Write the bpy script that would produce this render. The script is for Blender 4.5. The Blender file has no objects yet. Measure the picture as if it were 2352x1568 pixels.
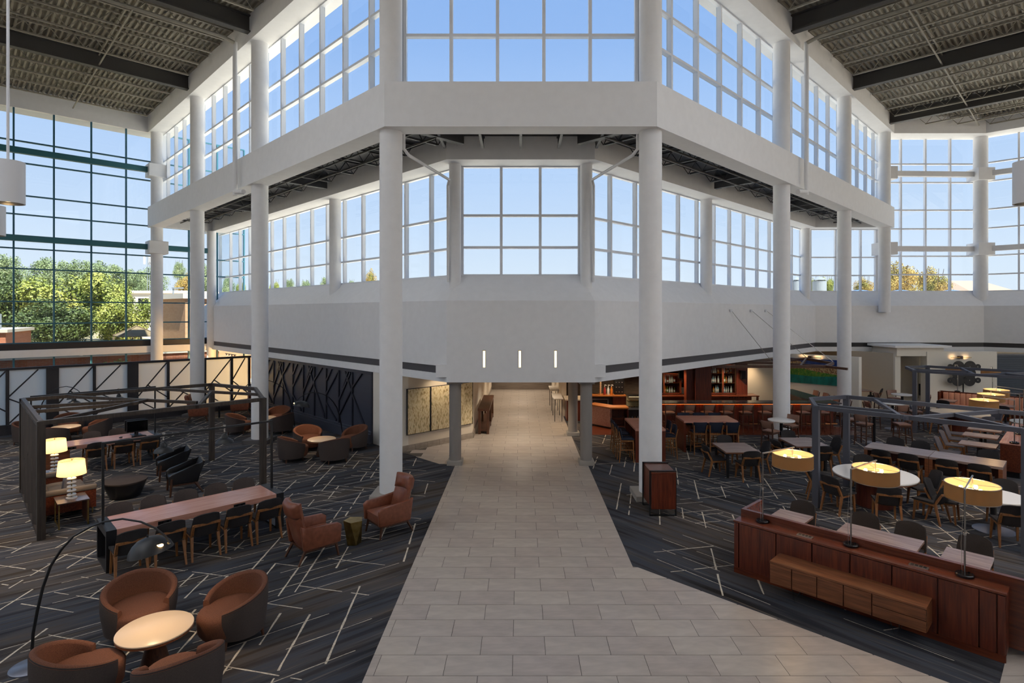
import bpy, bmesh, math, random
from mathutils import Vector, Matrix
random.seed(7)
R = math.radians
S2 = math.sqrt(2.0)
sc = bpy.context.scene
col = sc.collection

# ------------------------------------------------------------------ camera
cam_d = bpy.data.cameras.new('camera')
cam = bpy.data.objects.new('camera', cam_d)
col.objects.link(cam)
cam.location = (0, 0, 5.0)
cam.rotation_euler = (R(90), 0, 0)
cam_d.sensor_width = 36
cam_d.lens = 36 * 1312 / 2352
cam_d.shift_x = (1176 - 1196) / 2352
cam_d.shift_y = (717 - 784) / 2352
cam_d.clip_end = 600
sc.camera = cam

# ------------------------------------------------------------------ view
sc.view_settings.view_transform = 'Standard'
sc.view_settings.look = 'None'
sc.view_settings.gamma = 1
sc.view_settings.use_curve_mapping = False
sc.view_settings.exposure = 1.0
sc.cycles.max_bounces = 8
sc.cycles.diffuse_bounces = 4
sc.cycles.transparent_max_bounces = 16
sc.cycles.sample_clamp_indirect = 4.0
sc.cycles.caustics_reflective = False
sc.cycles.caustics_refractive = False

# ------------------------------------------------------------------ sky
SKY_STRENGTH = 0.62
world = bpy.data.worlds.new('sky')
sc.world = world
world.use_nodes = True
wn, wl = world.node_tree.nodes, world.node_tree.links
wn.clear()
wo = wn.new('ShaderNodeOutputWorld')
wb = wn.new('ShaderNodeBackground')
wtc = wn.new('ShaderNodeTexCoord')
wsx = wn.new('ShaderNodeSeparateXYZ')
wr = wn.new('ShaderNodeValToRGB')
wl.new(wtc.outputs['Generated'], wsx.inputs[0])
wl.new(wsx.outputs['Z'], wr.inputs[0])
wl.new(wr.outputs[0], wb.inputs[0])
wl.new(wb.outputs[0], wo.inputs[0])
wb.inputs[1].default_value = SKY_STRENGTH


def hexl(h):
    h = h.lstrip('#')
    v = [int(h[i:i + 2], 16) / 255 for i in (0, 2, 4)]
    return [(c / 12.92 if c <= .04045 else ((c + .055) / 1.055) ** 2.4) for c in v] + [1.0]


def ramp(node, stops):
    el = node.color_ramp.elements
    while len(el) > 1:
        el.remove(el[-1])
    el[0].position, el[0].color = stops[0]
    for p, c in stops[1:]:
        e = el.new(p)
        e.color = c


ramp(wr, [(0.0, hexl('#e4ecf4')), (0.05, hexl('#dfe9f3')), (0.16, hexl('#c9dbf2')), (0.30, hexl('#b1ccf1')),
          (0.42, hexl('#98baea')), (0.60, hexl('#87ade4')), (1.0, hexl('#7fa8e0'))])

# ------------------------------------------------------------------ sun
sun_d = bpy.data.lights.new('sun', 'SUN')
sun_d.energy = 7.5
sun_d.color = (1.0, .93, .80)
sun_d.angle = R(.6)
sun = bpy.data.objects.new('sun', sun_d)
col.objects.link(sun)
sun.location = (20, -30, 60)
sun.rotation_euler = Vector((-.38, .42, -1.0)).to_track_quat('-Z', 'Y').to_euler()


# ------------------------------------------------------------------ materials
MATS = {}


def mat(name, color=None, rough=.6, metal=0.0, spec=.5, emit=None, estr=0.0):
    m = bpy.data.materials.new(name)
    m.use_nodes = True
    b = m.node_tree.nodes['Principled BSDF']
    if color is not None:
        c = hexl(color) if isinstance(color, str) else list(color) + [1]
        b.inputs['Base Color'].default_value = c
    b.inputs['Roughness'].default_value = rough
    b.inputs['Metallic'].default_value = metal
    b.inputs['Specular IOR Level'].default_value = spec
    if emit:
        b.inputs['Emission Color'].default_value = hexl(emit)
        b.inputs['Emission Strength'].default_value = estr
    MATS[name] = m
    return m


def tex(m, kind='noise', scale=(1, 1, 1), ts=5.0, detail=4, stops=None, coord='Object', bump=0.0, rot=(0, 0, 0), dist=0.0, rough_mix=None):
    """noise driven colour on the base colour, with optional bump"""
    nt = m.node_tree
    n, l = nt.nodes, nt.links
    b = n['Principled BSDF']
    tc = n.new('ShaderNodeTexCoord')
    mp = n.new('ShaderNodeMapping')
    mp.inputs['Scale'].default_value = scale
    mp.inputs['Rotation'].default_value = rot
    l.new(tc.outputs[coord], mp.inputs[0])
    nz = n.new('ShaderNodeTexNoise')
    nz.inputs['Scale'].default_value = ts
    nz.inputs['Detail'].default_value = detail
    nz.inputs['Distortion'].default_value = dist
    l.new(mp.outputs[0], nz.inputs['Vector'])
    if stops:
        r = n.new('ShaderNodeValToRGB')
        ramp(r, [(p, hexl(c)) for p, c in stops])
        l.new(nz.outputs['Fac'], r.inputs[0])
        l.new(r.outputs[0], b.inputs['Base Color'])
    if bump:
        bp = n.new('ShaderNodeBump')
        bp.inputs['Strength'].default_value = bump
        bp.inputs['Distance'].default_value = .01
        l.new(nz.outputs['Fac'], bp.inputs['Height'])
        l.new(bp.outputs[0], b.inputs['Normal'])
    return m


def wood(name, dark, mid, light, rough=.35, along='X', scale=1.0):
    m = mat(name, mid, rough)
    s = {'X': (1.1, 16, 16), 'Y': (16, 1.1, 16), 'Z': (16, 16, 1.1)}[along]
    tex(m, scale=s, ts=1.6 * scale, detail=5, dist=.6, stops=[(.30, dark), (.5, mid), (.70, light)])
    return m


white = mat('white_paint', '#e7e6e6', .75)
tex(white, ts=4, detail=2, stops=[(.3, '#e5e4e4'), (.7, '#e9e8e8')], coord='Object')
warm_white = mat('warm_white_paint', '#e4ddd0', .75)
mat('rear_wall', '#e2e0dd', .85)
beige = tex(mat('beige_wallcovering', '#b9ad9b', .8), ts=60, scale=(1, 1, 6), stops=[(.3, '#b3a896'), (.7, '#c0b5a4')])
art_wall_mat = mat('cream_wallcovering', '#d8cab6', .8)
sill_mat = mat('sill_paint', '#ebe7dd', .75)
mull_white = mat('white_mullion', '#e4e7ec', .45)
mull_teal = mat('teal_mullion', '#33687a', .45)
teal_beam = mat('teal_beam', '#2a6770', .45)
dark_steel = mat('charcoal_steel', '#45423f', .6)
joist_mat = mat('joist_paint', '#8d8679', .6)
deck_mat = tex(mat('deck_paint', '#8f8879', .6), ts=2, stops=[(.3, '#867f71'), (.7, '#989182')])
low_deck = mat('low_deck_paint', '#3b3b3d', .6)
strip_mat = mat('charcoal_recess', '#4a474a', .6)
black_strip = mat('black_spandrel', '#2c2726', .5)

tile_mat = mat('stone_tile', '#a09891', .32)
tex(tile_mat, scale=(1.2, 3.5, 1), ts=1.6, detail=8, dist=.8, stops=[(.25, '#a4988e'), (.5, '#b0a499'), (.75, '#bfb3a7')], coord='Object')
tile_mat2 = mat('stone_tile_warm', '#a2978f', .32)
tex(tile_mat2, scale=(1.2, 3.5, 1), ts=1.9, detail=8, dist=.8, rot=(0, 0, .5), stops=[(.25, '#a0948a'), (.5, '#ac9f95'), (.75, '#baada1')], coord='Object')
tile_mat3 = mat('stone_tile_grey', '#9a938d', .32)
tex(tile_mat3, scale=(1.2, 3.5, 1), ts=1.5, detail=8, dist=.9, rot=(0, 0, -.5), stops=[(.25, '#a79b91'), (.5, '#b5a99d'), (.75, '#c2b6aa')], coord='Object')
grout_mat = mat('grout', '#57504a', .8)
back_tile = mat('cream_floor_tile', '#c9baa6', .35)


def carpet(name, ang):
    m = mat(name, '#2f3138', .95, spec=.1)
    nt = m.node_tree
    n, l = nt.nodes, nt.links
    b = n['Principled BSDF']
    tc = n.new('ShaderNodeTexCoord')
    out = []
    for i, (sx, sy, ts, det) in enumerate([(.16, 2.6, 2.2, 6), (.25, 9.0, 2.0, 3), (.22, .8, .8, 2)]):
        mp = n.new('ShaderNodeMapping')
        mp.vector_type = 'TEXTURE'
        mp.inputs['Rotation'].default_value = (0, 0, R(ang))
        mp.inputs['Scale'].default_value = (1 / sx, 1 / sy, 1)
        mp.inputs['Location'].default_value = (3.1 * i, 1.7 * i, 0)
        l.new(tc.outputs['Object'], mp.inputs[0])
        nz = n.new('ShaderNodeTexNoise')
        nz.inputs['Scale'].default_value = ts
        nz.inputs['Detail'].default_value = det
        l.new(mp.outputs[0], nz.inputs['Vector'])
        out.append(nz)
    r1 = n.new('ShaderNodeValToRGB')
    ramp(r1, [(.34, hexl('#171617')), (.42, hexl('#2c2b2c')), (.50, hexl('#48484c')), (.58, hexl('#3e444f')), (.66, hexl('#57524d')), (.76, hexl('#2b2725'))])
    l.new(out[0].outputs['Fac'], r1.inputs[0])
    r2 = n.new('ShaderNodeValToRGB')
    ramp(r2, [(.35, hexl('#2d2826')), (.48, hexl('#44464e')), (.58, hexl('#5f5142')), (.70, hexl('#3c4049'))])
    l.new(out[2].outputs['Fac'], r2.inputs[0])
    mx = n.new('ShaderNodeMix')
    mx.data_type = 'RGBA'
    mx.inputs[0].default_value = .42
    l.new(r1.outputs[0], mx.inputs[6])
    l.new(r2.outputs[0], mx.inputs[7])
    r3 = n.new('ShaderNodeValToRGB')
    ramp(r3, [(.60, (0, 0, 0, 1)), (.70, (1, 1, 1, 1))])
    l.new(out[1].outputs['Fac'], r3.inputs[0])
    mx2 = n.new('ShaderNodeMix')
    mx2.data_type = 'RGBA'
    l.new(r3.outputs[0], mx2.inputs[0])
    l.new(mx.outputs[2], mx2.inputs[6])
    mx2.inputs[7].default_value = hexl('#80766a')
    mu = n.new('ShaderNodeMath')
    mu.operation = 'MULTIPLY'
    mu.inputs[1].default_value = .45
    l.new(r3.outputs[0], mu.inputs[0])
    l.new(mu.outputs[0], mx2.inputs[0])
    l.new(mx2.outputs[2], b.inputs['Base Color'])
    return m


carpet_l = carpet('carpet_left', 40)
carpet_r = carpet('carpet_right', -49)
carpet_line = tex(mat('carpet_line', '#cfc4b2', .95, spec=.1), ts=9, stops=[(.35, '#b0a594'), (.5, '#cdc2b0'), (.7, '#d8cdbb')], coord='Generated', scale=(60, 60, 1))

walnut = wood('walnut_top', '#b17966', '#c08a78', '#ca9886', .2)
walnut_dk = wood('walnut_edge', '#6b3d25', '#7f4a2e', '#8e5636', .4)
mahog_x = wood('mahogany', '#4a2014', '#5e2c1b', '#6c3622', .27)
mahog_z = wood('mahogany_upright', '#451a0e', '#5c2614', '#6f311b', .38, 'Z')
cred_x = wood('walnut_credenza', '#5b331c', '#744326', '#865232', .45)
grey_wood = wood('grey_walnut', '#7f6a63', '#917b73', '#9e8880', .25)
oak = wood('oak_leg', '#6f4524', '#85552e', '#996738', .45, 'Z', 2)
dk_walnut = wood('dark_walnut_leg', '#3c2316', '#4d2e1d', '#5a3825', .45, 'Z', 2)
amber_wood = wood('amber_wood', '#8c5129', '#a4632f', '#b5733a', .35)
dark_frame = wood('dark_bronze_wood', '#2c241f', '#393029', '#443a32', .5, 'Z')
grey_steel = mat('slate_steel', '#4a4b55', .5)
black_metal = mat('black_metal', '#17171a', .45)
black_gloss = mat('black_gloss', '#121215', .22)
chrome = mat('chrome', '#8d8a88', .22, 1.0)
nickel = mat('nickel', '#b9b4ad', .3, 1.0)
brass = tex(mat('brushed_brass', '#a68a50', .35, 1.0), ts=8, stops=[(.3, '#8d7440'), (.7, '#b39a61')])
charcoal = tex(mat('charcoal_fabric', '#302d2d', .95, spec=.2), ts=220, stops=[(.35, '#282526'), (.65, '#393636')])
navy_fab = mat('navy_fabric', '#252a38', .9, spec=.2)
grey_fab = tex(mat('grey_fabric', '#64605f', .9, spec=.2), ts=200, stops=[(.35, '#57545a'), (.65, '#6d6a70')])
brown_fab = tex(mat('rust_fabric', '#6a4434', .85, spec=.25), ts=120, stops=[(.35, '#5d3a2b'), (.65, '#754c39')])
shell_fab = tex(mat('taupe_shell_fabric', '#4b4340', .95, spec=.15), ts=200, stops=[(.35, '#433b39'), (.65, '#544b47')])
tan_leather = tex(mat('cognac_leather', '#7c4733', .34), ts=14, stops=[(.3, '#73402d'), (.7, '#864f3a')])
stool_leather = mat('taupe_leather', '#8a6655', .5)
pink_leather = mat('blush_leather', '#bd8b75', .5)
black_leather = mat('black_leather', '#1b1b1e', .35)
sofa_fab = mat('grey_sofa_fabric', '#6a625d', .9, spec=.2)
piping_mat = mat('dark_piping', '#2b2321', .8)
stone_top = mat('white_stone_top', '#e3ddd6', .22)
cream_top = mat('cream_stone_top', '#e6cbaa', .3)
white_metal = mat('white_metal', '#d9d9dc', .4)
disc_metal = mat('grey_base_disc', '#747783', .35, .6)
acrylic = mat('white_acrylic', '#e8e2da', .2)
navy_wall = mat('navy_panel', '#40434f', .3)
navy_batten = mat('navy_batten', '#2e303b', .35)
screen_dark = mat('screen_frame', '#2a272a', .5)
black_plastic = mat('black_plastic', '#141416', .4)
screen_glass = mat('screen_glass', '#08080a', .15)
blue_slat = mat('slate_slat', '#3c4653', .6)
stone_wall = tex(mat('dark_stone_wall', '#4b4038', .7), scale=(1, 1, 12), ts=3, stops=[(.3, '#3d342d'), (.7, '#5a4d43')])
corridor_end = tex(mat('striated_wall', '#6f6258', .6), scale=(.6, 1, 30), ts=2, stops=[(.3, '#544a42'), (.7, '#82756a')])
plinth_mat = mat('plinth_stone', '#9b948c', .6)
plinth_dk = mat('plinth_carpet_grey', '#575455', .8)
taupe_col = mat('taupe_column_paint', '#8d857f', .7)
base_tile = tex(mat('base_tile', '#968a7e', .4), ts=3, stops=[(.3, '#8b7f73'), (.7, '#a09487')])
brick = None
brass_rail = mat('brass_rail', '#a9764c', .3, 1.0)
steel_case = mat('steel_case', '#9a9ca0', .3, .9)
paper = mat('paper_white', '#e8e8ea', .6)
dark_top = mat('dark_stone_top', '#3c3d42', .2)


def glass_mat(name, tint='#f4f8fb', refl=.025, clear=.93):
    m = bpy.data.materials.new(name)
    m.use_nodes = True
    n, l = m.node_tree.nodes, m.node_tree.links
    n.clear()
    o = n.new('ShaderNodeOutputMaterial')
    t = n.new('ShaderNodeBsdfTransparent')
    t.inputs[0].default_value = [c * clear for c in hexl(tint)[:3]] + [1]
    g = n.new('ShaderNodeBsdfGlossy')
    g.inputs['Roughness'].default_value = .02
    mx = n.new('ShaderNodeMixShader')
    mx.inputs[0].default_value = refl
    l.new(t.outputs[0], mx.inputs[1])
    l.new(g.outputs[0], mx.inputs[2])
    l.new(mx.outputs[0], o.inputs[0])
    return m


glass = glass_mat('window_glass', clear=.99)
cab_glass = glass_mat('cabinet_glass', '#e0e4e4', clear=.95)


def translucent(name, color, tr=.6, glow=None, gs=0):
    m = bpy.data.materials.new(name)
    m.use_nodes = True
    n, l = m.node_tree.nodes, m.node_tree.links
    n.clear()
    o = n.new('ShaderNodeOutputMaterial')
    d = n.new('ShaderNodeBsdfDiffuse')
    t = n.new('ShaderNodeBsdfTranslucent')
    d.inputs[0].default_value = t.inputs[0].default_value = hexl(color)
    mx = n.new('ShaderNodeMixShader')
    mx.inputs[0].default_value = tr
    l.new(d.outputs[0], mx.inputs[1])
    l.new(t.outputs[0], mx.inputs[2])
    l.new(mx.outputs[0], o.inputs[0])
    return m


def frost_mat():
    m = bpy.data.materials.new('frosted_glass')
    m.use_nodes = True
    n, l = m.node_tree.nodes, m.node_tree.links
    n.clear()
    o = n.new('ShaderNodeOutputMaterial')
    d = n.new('ShaderNodeBsdfDiffuse')
    t = n.new('ShaderNodeBsdfTranslucent')
    tp = n.new('ShaderNodeBsdfTransparent')
    d.inputs[0].default_value = hexl('#dfe6e6')
    t.inputs[0].default_value = hexl('#f2f4f2')
    tp.inputs[0].default_value = hexl('#f2f4f2')
    a = n.new('ShaderNodeMixShader')
    a.inputs[0].default_value = .85
    l.new(d.outputs[0], a.inputs[1])
    l.new(t.outputs[0], a.inputs[2])
    b = n.new('ShaderNodeMixShader')
    b.inputs[0].default_value = .2
    l.new(a.outputs[0], b.inputs[1])
    l.new(tp.outputs[0], b.inputs[2])
    l.new(b.outputs[0], o.inputs[0])
    return m


frost = frost_mat()
sky_glass = translucent('diffusing_glass', '#d6d9de', .92)
linen = translucent('linen_shade', '#7f6a50', .32)
linen_in = translucent('linen_lining', '#efdcb4', .35)
cream_shade = translucent('cream_shade', '#f3ddb4', .62)
bulb_mat = mat('bulb_glow', '#ffd9a0', emit='#ffc878', estr=14)
sconce_glow = mat('sconce_glow', '#ffe2b0', emit='#ffd9a0', estr=2.2)
bar_glow = mat('bar_led', '#ff9a50', emit='#ff8a3a', estr=4)
case_glow = mat('case_glow', '#ffe0b0', emit='#ffdca8', estr=5)


def brick_mat(name, a, b, mo):
    m = mat(name, a, .9)
    nt = m.node_tree
    n, l = nt.nodes, nt.links
    tc = n.new('ShaderNodeTexCoord')
    bt = n.new('ShaderNodeTexBrick')
    bt.inputs['Scale'].default_value = 2.2
    bt.inputs['Color1'].default_value = hexl(a)
    bt.inputs['Color2'].default_value = hexl(b)
    bt.inputs['Mortar'].default_value = hexl(mo)
    mp = n.new('ShaderNodeMapping')
    mp.inputs['Rotation'].default_value = (R(90), 0, 0)
    l.new(tc.outputs['Object'], mp.inputs[0])
    l.new(mp.outputs[0], bt.inputs['Vector'])
    l.new(bt.outputs[0], m.node_tree.nodes['Principled BSDF'].inputs['Base Color'])
    return m


brick = brick_mat('tan_brick', '#b98d68', '#c39a75', '#b0906f')
red_brick = brick_mat('red_brick', '#9b5b40', '#a8674a', '#a07c66')
bark = mat('bark', '#4b4034', .9)
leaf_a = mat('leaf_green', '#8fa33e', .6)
leaf_b = mat('leaf_deep_shaded', '#5f7f3a', .6)  # dark leaf tones put the building's shadow into the lower-left trees' colour
leaf_c = mat('leaf_autumn', '#b5a045', .6)
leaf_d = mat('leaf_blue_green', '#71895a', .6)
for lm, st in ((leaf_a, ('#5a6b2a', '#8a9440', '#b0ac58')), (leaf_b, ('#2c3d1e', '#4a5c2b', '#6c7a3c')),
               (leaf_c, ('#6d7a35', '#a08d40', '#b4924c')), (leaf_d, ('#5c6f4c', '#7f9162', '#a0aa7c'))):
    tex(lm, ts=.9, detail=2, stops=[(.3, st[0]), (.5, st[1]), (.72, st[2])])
asphalt = mat('plaza_paving', '#c3b9a9', .9)
earth = mat('earth', '#8c8466', .95)
pale_render = mat('pale_render', '#ddd2c4', .85)
roof_grey = mat('roof_membrane', '#efe6d6', .8)
roof_tile = mat('roof_brown', '#9c8878', .85)
galv = mat('galvanised', '#8f98a0', .5, .3)
metal_blue = mat('blue_car_paint', '#5b7fb0', .3)

# ------------------------------------------------------------------ geometry helpers
class MB:
    """collects shapes into one mesh"""
    def __init__(self):
        self.bm = bmesh.new()

    def box(self, x0, x1, y0, y1, z0, z1, bev=0.0, seg=1):
        r = bmesh.ops.create_cube(self.bm, size=1.0)
        vs = r['verts']
        for v in vs:
            v.co = Vector(((x0 + x1) / 2 + v.co.x * (x1 - x0), (y0 + y1) / 2 + v.co.y * (y1 - y0), (z0 + z1) / 2 + v.co.z * (z1 - z0)))
        if bev:
            es = list({e for v in vs for e in v.link_edges})
            bmesh.ops.bevel(self.bm, geom=es, offset=bev, segments=seg, affect='EDGES', profile=.5)
        return self

    def bar(self, p, q, w, h, up=(0, 0, 1)):
        p, q = Vector(p), Vector(q)
        d = (q - p)
        L = d.length
        d.normalize()
        up = Vector(up)
        if abs(d.dot(up)) > .99:
            up = Vector((0, 1, 0))
        s = d.cross(up).normalized()
        u = s.cross(d).normalized()
        vs = []
        for t in (0, L):
            for a, b in ((-1, -1), (1, -1), (1, 1), (-1, 1)):
                vs.append(self.bm.verts.new(p + d * t + s * (a * w / 2) + u * (b * h / 2)))
        for f in ((3, 2, 1, 0), (4, 5, 6, 7), (0, 1, 5, 4), (1, 2, 6, 5), (2, 3, 7, 6), (3, 0, 4, 7)):
            self.bm.faces.new([vs[i] for i in f])
        return self

    def taper(self, p, q, r0, r1, seg=4, rot=45):
        """tapering post of seg sides between p and q"""
        p, q = Vector(p), Vector(q)
        d = (q - p).normalized()
        up = Vector((0, 1, 0)) if abs(d.z) > .7 else Vector((0, 0, 1))
        s = d.cross(up).normalized()
        u = s.cross(d).normalized()
        rings = []
        for c, r in ((p, r0), (q, r1)):
            rings.append([self.bm.verts.new(c + (s * math.cos(R(rot) + 2 * math.pi * i / seg) + u * math.sin(R(rot) + 2 * math.pi * i / seg)) * r) for i in range(seg)])
        for i in range(seg):
            j = (i + 1) % seg
            self.bm.faces.new((rings[0][i], rings[0][j], rings[1][j], rings[1][i]))
        self.bm.faces.new(rings[0][::-1])
        self.bm.faces.new(rings[1])
        return self

    def tube(self, pts, r, seg=8):
        pts = [Vector(p) for p in pts]
        rs = r if isinstance(r, (list, tuple)) else [r] * len(pts)
        rings = []
        prev = None
        for i, p in enumerate(pts):
            a = pts[max(i - 1, 0)]
            b = pts[min(i + 1, len(pts) - 1)]
            d = (b - a).normalized()
            if prev is None:
                up = Vector((0, 0, 1)) if abs(d.z) < .9 else Vector((1, 0, 0))
                s = d.cross(up).normalized()
            else:
                s = (prev - d * prev.dot(d)).normalized()
            prev = s
            u = d.cross(s)
            rings.append([self.bm.verts.new(p + (s * math.cos(2 * math.pi * k / seg) + u * math.sin(2 * math.pi * k / seg)) * rs[i]) for k in range(seg)])
        for a, b in zip(rings, rings[1:]):
            for k in range(seg):
                j = (k + 1) % seg
                self.bm.faces.new((a[k], a[j], b[j], b[k]))
        self.bm.faces.new(rings[0][::-1])
        self.bm.faces.new(rings[-1])
        return self

    def lathe(self, prof, seg=24, c=(0, 0, 0), sx=1, sy=1):
        c = Vector(c)
        rings = []
        for r, z in prof:
            if r < 1e-5:
                rings.append([self.bm.verts.new(c + Vector((0, 0, z)))])
            else:
                rings.append([self.bm.verts.new(c + Vector((r * sx * math.cos(2 * math.pi * k / seg), r * sy * math.sin(2 * math.pi * k / seg), z))) for k in range(seg)])
        for a, b in zip(rings, rings[1:]):
            for k in range(seg):
                j = (k + 1) % seg
                if len(a) == 1 and len(b) == 1:
                    continue
                if len(a) == 1:
                    self.bm.faces.new((a[0], b[j], b[k]))
                elif len(b) == 1:
                    self.bm.faces.new((a[k], a[j], b[0]))
                else:
                    self.bm.faces.new((a[k], a[j], b[j], b[k]))
        return self

    def prism(self, pts, z0, z1):
        a = [self.bm.verts.new((p[0], p[1], z0)) for p in pts]
        b = [self.bm.verts.new((p[0], p[1], z1)) for p in pts]
        n = len(pts)
        for i in range(n):
            j = (i + 1) % n
            self.bm.faces.new((a[i], a[j], b[j], b[i]))
        self.bm.faces.new(a[::-1])
        self.bm.faces.new(b)
        return self

    def sweep(self, stations):
        """stations: list of rings (same length) of points; closed section, capped"""
        rg = [[self.bm.verts.new(p) for p in ring] for ring in stations]
        n = len(rg[0])
        for a, b in zip(rg, rg[1:]):
            for k in range(n):
                j = (k + 1) % n
                self.bm.faces.new((a[k], a[j], b[j], b[k]))
        self.bm.faces.new(rg[0][::-1])
        self.bm.faces.new(rg[-1])
        return self

    def grid(self, fn, nu, nv, closed_u=False):
        vs = [[self.bm.verts.new(fn(i / nu, j / nv)) for j in range(nv + 1)] for i in range(nu + (0 if closed_u else 1))]
        m = len(vs)
        for i in range(nu):
            a, b = vs[i], vs[(i + 1) % m]
            for j in range(nv):
                self.bm.faces.new((a[j], b[j], b[j + 1], a[j + 1]))
        return self

    def shell(self, fn, nu, nv, th, edge=.35):
        """pillow-like slab: centre surface fn(u,v), thickness th rounding off to the edges"""
        P = [[Vector(fn(i / nu, j / nv)) for j in range(nv + 1)] for i in range(nu + 1)]
        def nrm(i, j):
            du = P[min(i + 1, nu)][j] - P[max(i - 1, 0)][j]
            dv = P[i][min(j + 1, nv)] - P[i][max(j - 1, 0)]
            return du.cross(dv).normalized()
        F, B = [], []
        for i in range(nu + 1):
            f, b = [], []
            for j in range(nv + 1):
                k = edge if (i in (0, nu) or j in (0, nv)) else 1.0
                n = nrm(i, j) * (th / 2 * k)
                f.append(self.bm.verts.new(P[i][j] + n))
                b.append(self.bm.verts.new(P[i][j] - n))
            F.append(f)
            B.append(b)
        for i in range(nu):
            for j in range(nv):
                self.bm.faces.new((F[i][j], F[i + 1][j], F[i + 1][j + 1], F[i][j + 1]))
                self.bm.faces.new((B[i][j + 1], B[i + 1][j + 1], B[i + 1][j], B[i][j]))
        rim = [(i, 0) for i in range(nu)] + [(nu, j) for j in range(nv)] + [(i, nv) for i in range(nu, 0, -1)] + [(0, j) for j in range(nv, 0, -1)]
        for a, b in zip(rim, rim[1:] + rim[:1]):
            self.bm.faces.new((F[a[0]][a[1]], B[a[0]][a[1]], B[b[0]][b[1]], F[b[0]][b[1]]))
        return self

    def quad(self, a, b, c, d):
        self.bm.faces.new([self.bm.verts.new(p) for p in (a, b, c, d)])
        return self

    def mesh(self, name, m, smooth=0):
        bmesh.ops.recalc_face_normals(self.bm, faces=self.bm.faces[:])
        me = bpy.data.meshes.new(name)
        self.bm.to_mesh(me)
        self.bm.free()
        me.materials.append(m)
        if smooth:
            for p in me.polygons:
                p.use_smooth = True
            try:
                me.set_sharp_from_angle(angle=R(smooth))
            except Exception:
                pass
        return me

    def done(self, name, m, parent=None, smooth=0, loc=None, rz=0):
        return link(name, self.mesh(name, m, smooth), parent, loc, rz)


def link(name, me, parent=None, loc=None, rz=0):
    o = bpy.data.objects.new(name, me)
    col.objects.link(o)
    if parent is not None:
        o.parent = parent
    if loc is not None:
        o.location = loc
    if rz:
        o.rotation_euler = (0, 0, rz)
    return o


CUBES = {}


def cube_part(name, m, parent, c, s, rz=0):
    """a box sharing one unit mesh per material"""
    k = m.name
    if k not in CUBES:
        CUBES[k] = MB().box(-.5, .5, -.5, .5, -.5, .5).mesh('block_' + k, m)
    o = link(name, CUBES[k], parent, c, rz)
    o.scale = s
    return o


def tag(o, label=None, cat=None, group=None, kind=None):
    if label:
        o['label'] = label
    if cat:
        o['category'] = cat
    if group:
        o['group'] = group
    if kind:
        o['kind'] = kind
    return o


def thing(name, label, cat, loc=(0, 0, 0), rz=0, group=None):
    o = bpy.data.objects.new(name, None)
    o.empty_display_size = .1
    col.objects.link(o)
    o.location = loc
    o.rotation_euler = (0, 0, rz)
    return tag(o, label, cat, group)


def root(name, kind='structure', label=None):
    o = bpy.data.objects.new(name, None)
    o.empty_display_size = .1
    col.objects.link(o)
    o['kind'] = kind
    if label:
        o['label'] = label
    return o


def struct(name, mb, m, parent=None, smooth=0):
    o = mb.done(name, m, parent, smooth)
    if parent is None:
        o['kind'] = 'structure'
    return o


def copy_tree(o, parent=None):
    c = o.copy()
    col.objects.link(c)
    if parent is not None:
        c.parent = parent
    for ch in list(o.children):
        copy_tree(ch, c)
    return c


PROTO = {}


def place(kind, x, y, rz, label, group=None, z=0.0):
    """kind: builder function returning a thing at the origin; copies after the first"""
    if kind not in PROTO:
        o = kind()
        PROTO[kind] = o
    else:
        o = copy_tree(PROTO[kind])
    o.location = (x, y, z)
    o.rotation_euler = (0, 0, rz)
    o['label'] = label
    if group:
        o['group'] = group
    elif 'group' in o:
        del o['group']
    return o


def face(fx, fy):
    return math.atan2(-fx, fy)


def G(px, py, z=0.0):
    """point at height z seen at photograph pixel (px, py)"""
    d = (5.0 - z) * 1312 / (py - 717.0)
    return Vector(((px - 1196) * d / 1312, d, z))


def offset_poly(pts, d):
    """offset an open polyline to its left (away from the hall) with mitred corners"""
    out = []
    n = len(pts)
    P = [Vector((p[0], p[1])) for p in pts]
    for i in range(n):
        def ln(a, b):
            t = (b - a).normalized()
            return Vector((-t.y, t.x))
        if i == 0:
            q = P[0] + ln(P[0], P[1]) * d
        elif i == n - 1:
            q = P[-1] + ln(P[-2], P[-1]) * d
        else:
            n1, n2 = ln(P[i - 1], P[i]), ln(P[i], P[i + 1])
            m = (n1 + n2).normalized()
            q = P[i] + m * (d / m.dot(n1))
        out.append(q)
    return out


def ribbon(poly, section):
    """sweep a closed section [(offset, z)] along a plan polyline"""
    offs = [offset_poly(poly, o) for o, z in section]
    st = []
    for i in range(len(poly)):
        st.append([(offs[k][i].x, offs[k][i].y, section[k][1]) for k in range(len(section))])
    return MB().sweep(st)


def along(a, b, s):
    a, b = Vector(a[:2]), Vector(b[:2])
    return a + (b - a).normalized() * s


def clip_half(poly, a, b, c):
    """keep a*x+b*y<=c"""
    out = []
    for i in range(len(poly)):
        p, q = poly[i], poly[(i + 1) % len(poly)]
        dp, dq = a * p[0] + b * p[1] - c, a * q[0] + b * q[1] - c
        if dp <= 0:
            out.append(p)
        if (dp < 0 < dq) or (dq < 0 < dp):
            t = dp / (dp - dq)
            out.append((p[0] + (q[0] - p[0]) * t, p[1] + (q[1] - p[1]) * t))
    return out


def point_light(loc, power, color=(1, .72, .42), size=.08, name='lamp_glow'):
    d = bpy.data.lights.new(name, 'POINT')
    d.energy = power
    d.color = color
    d.shadow_soft_size = size
    o = bpy.data.objects.new(name, d)
    col.objects.link(o)
    o.location = loc
    return o


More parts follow.
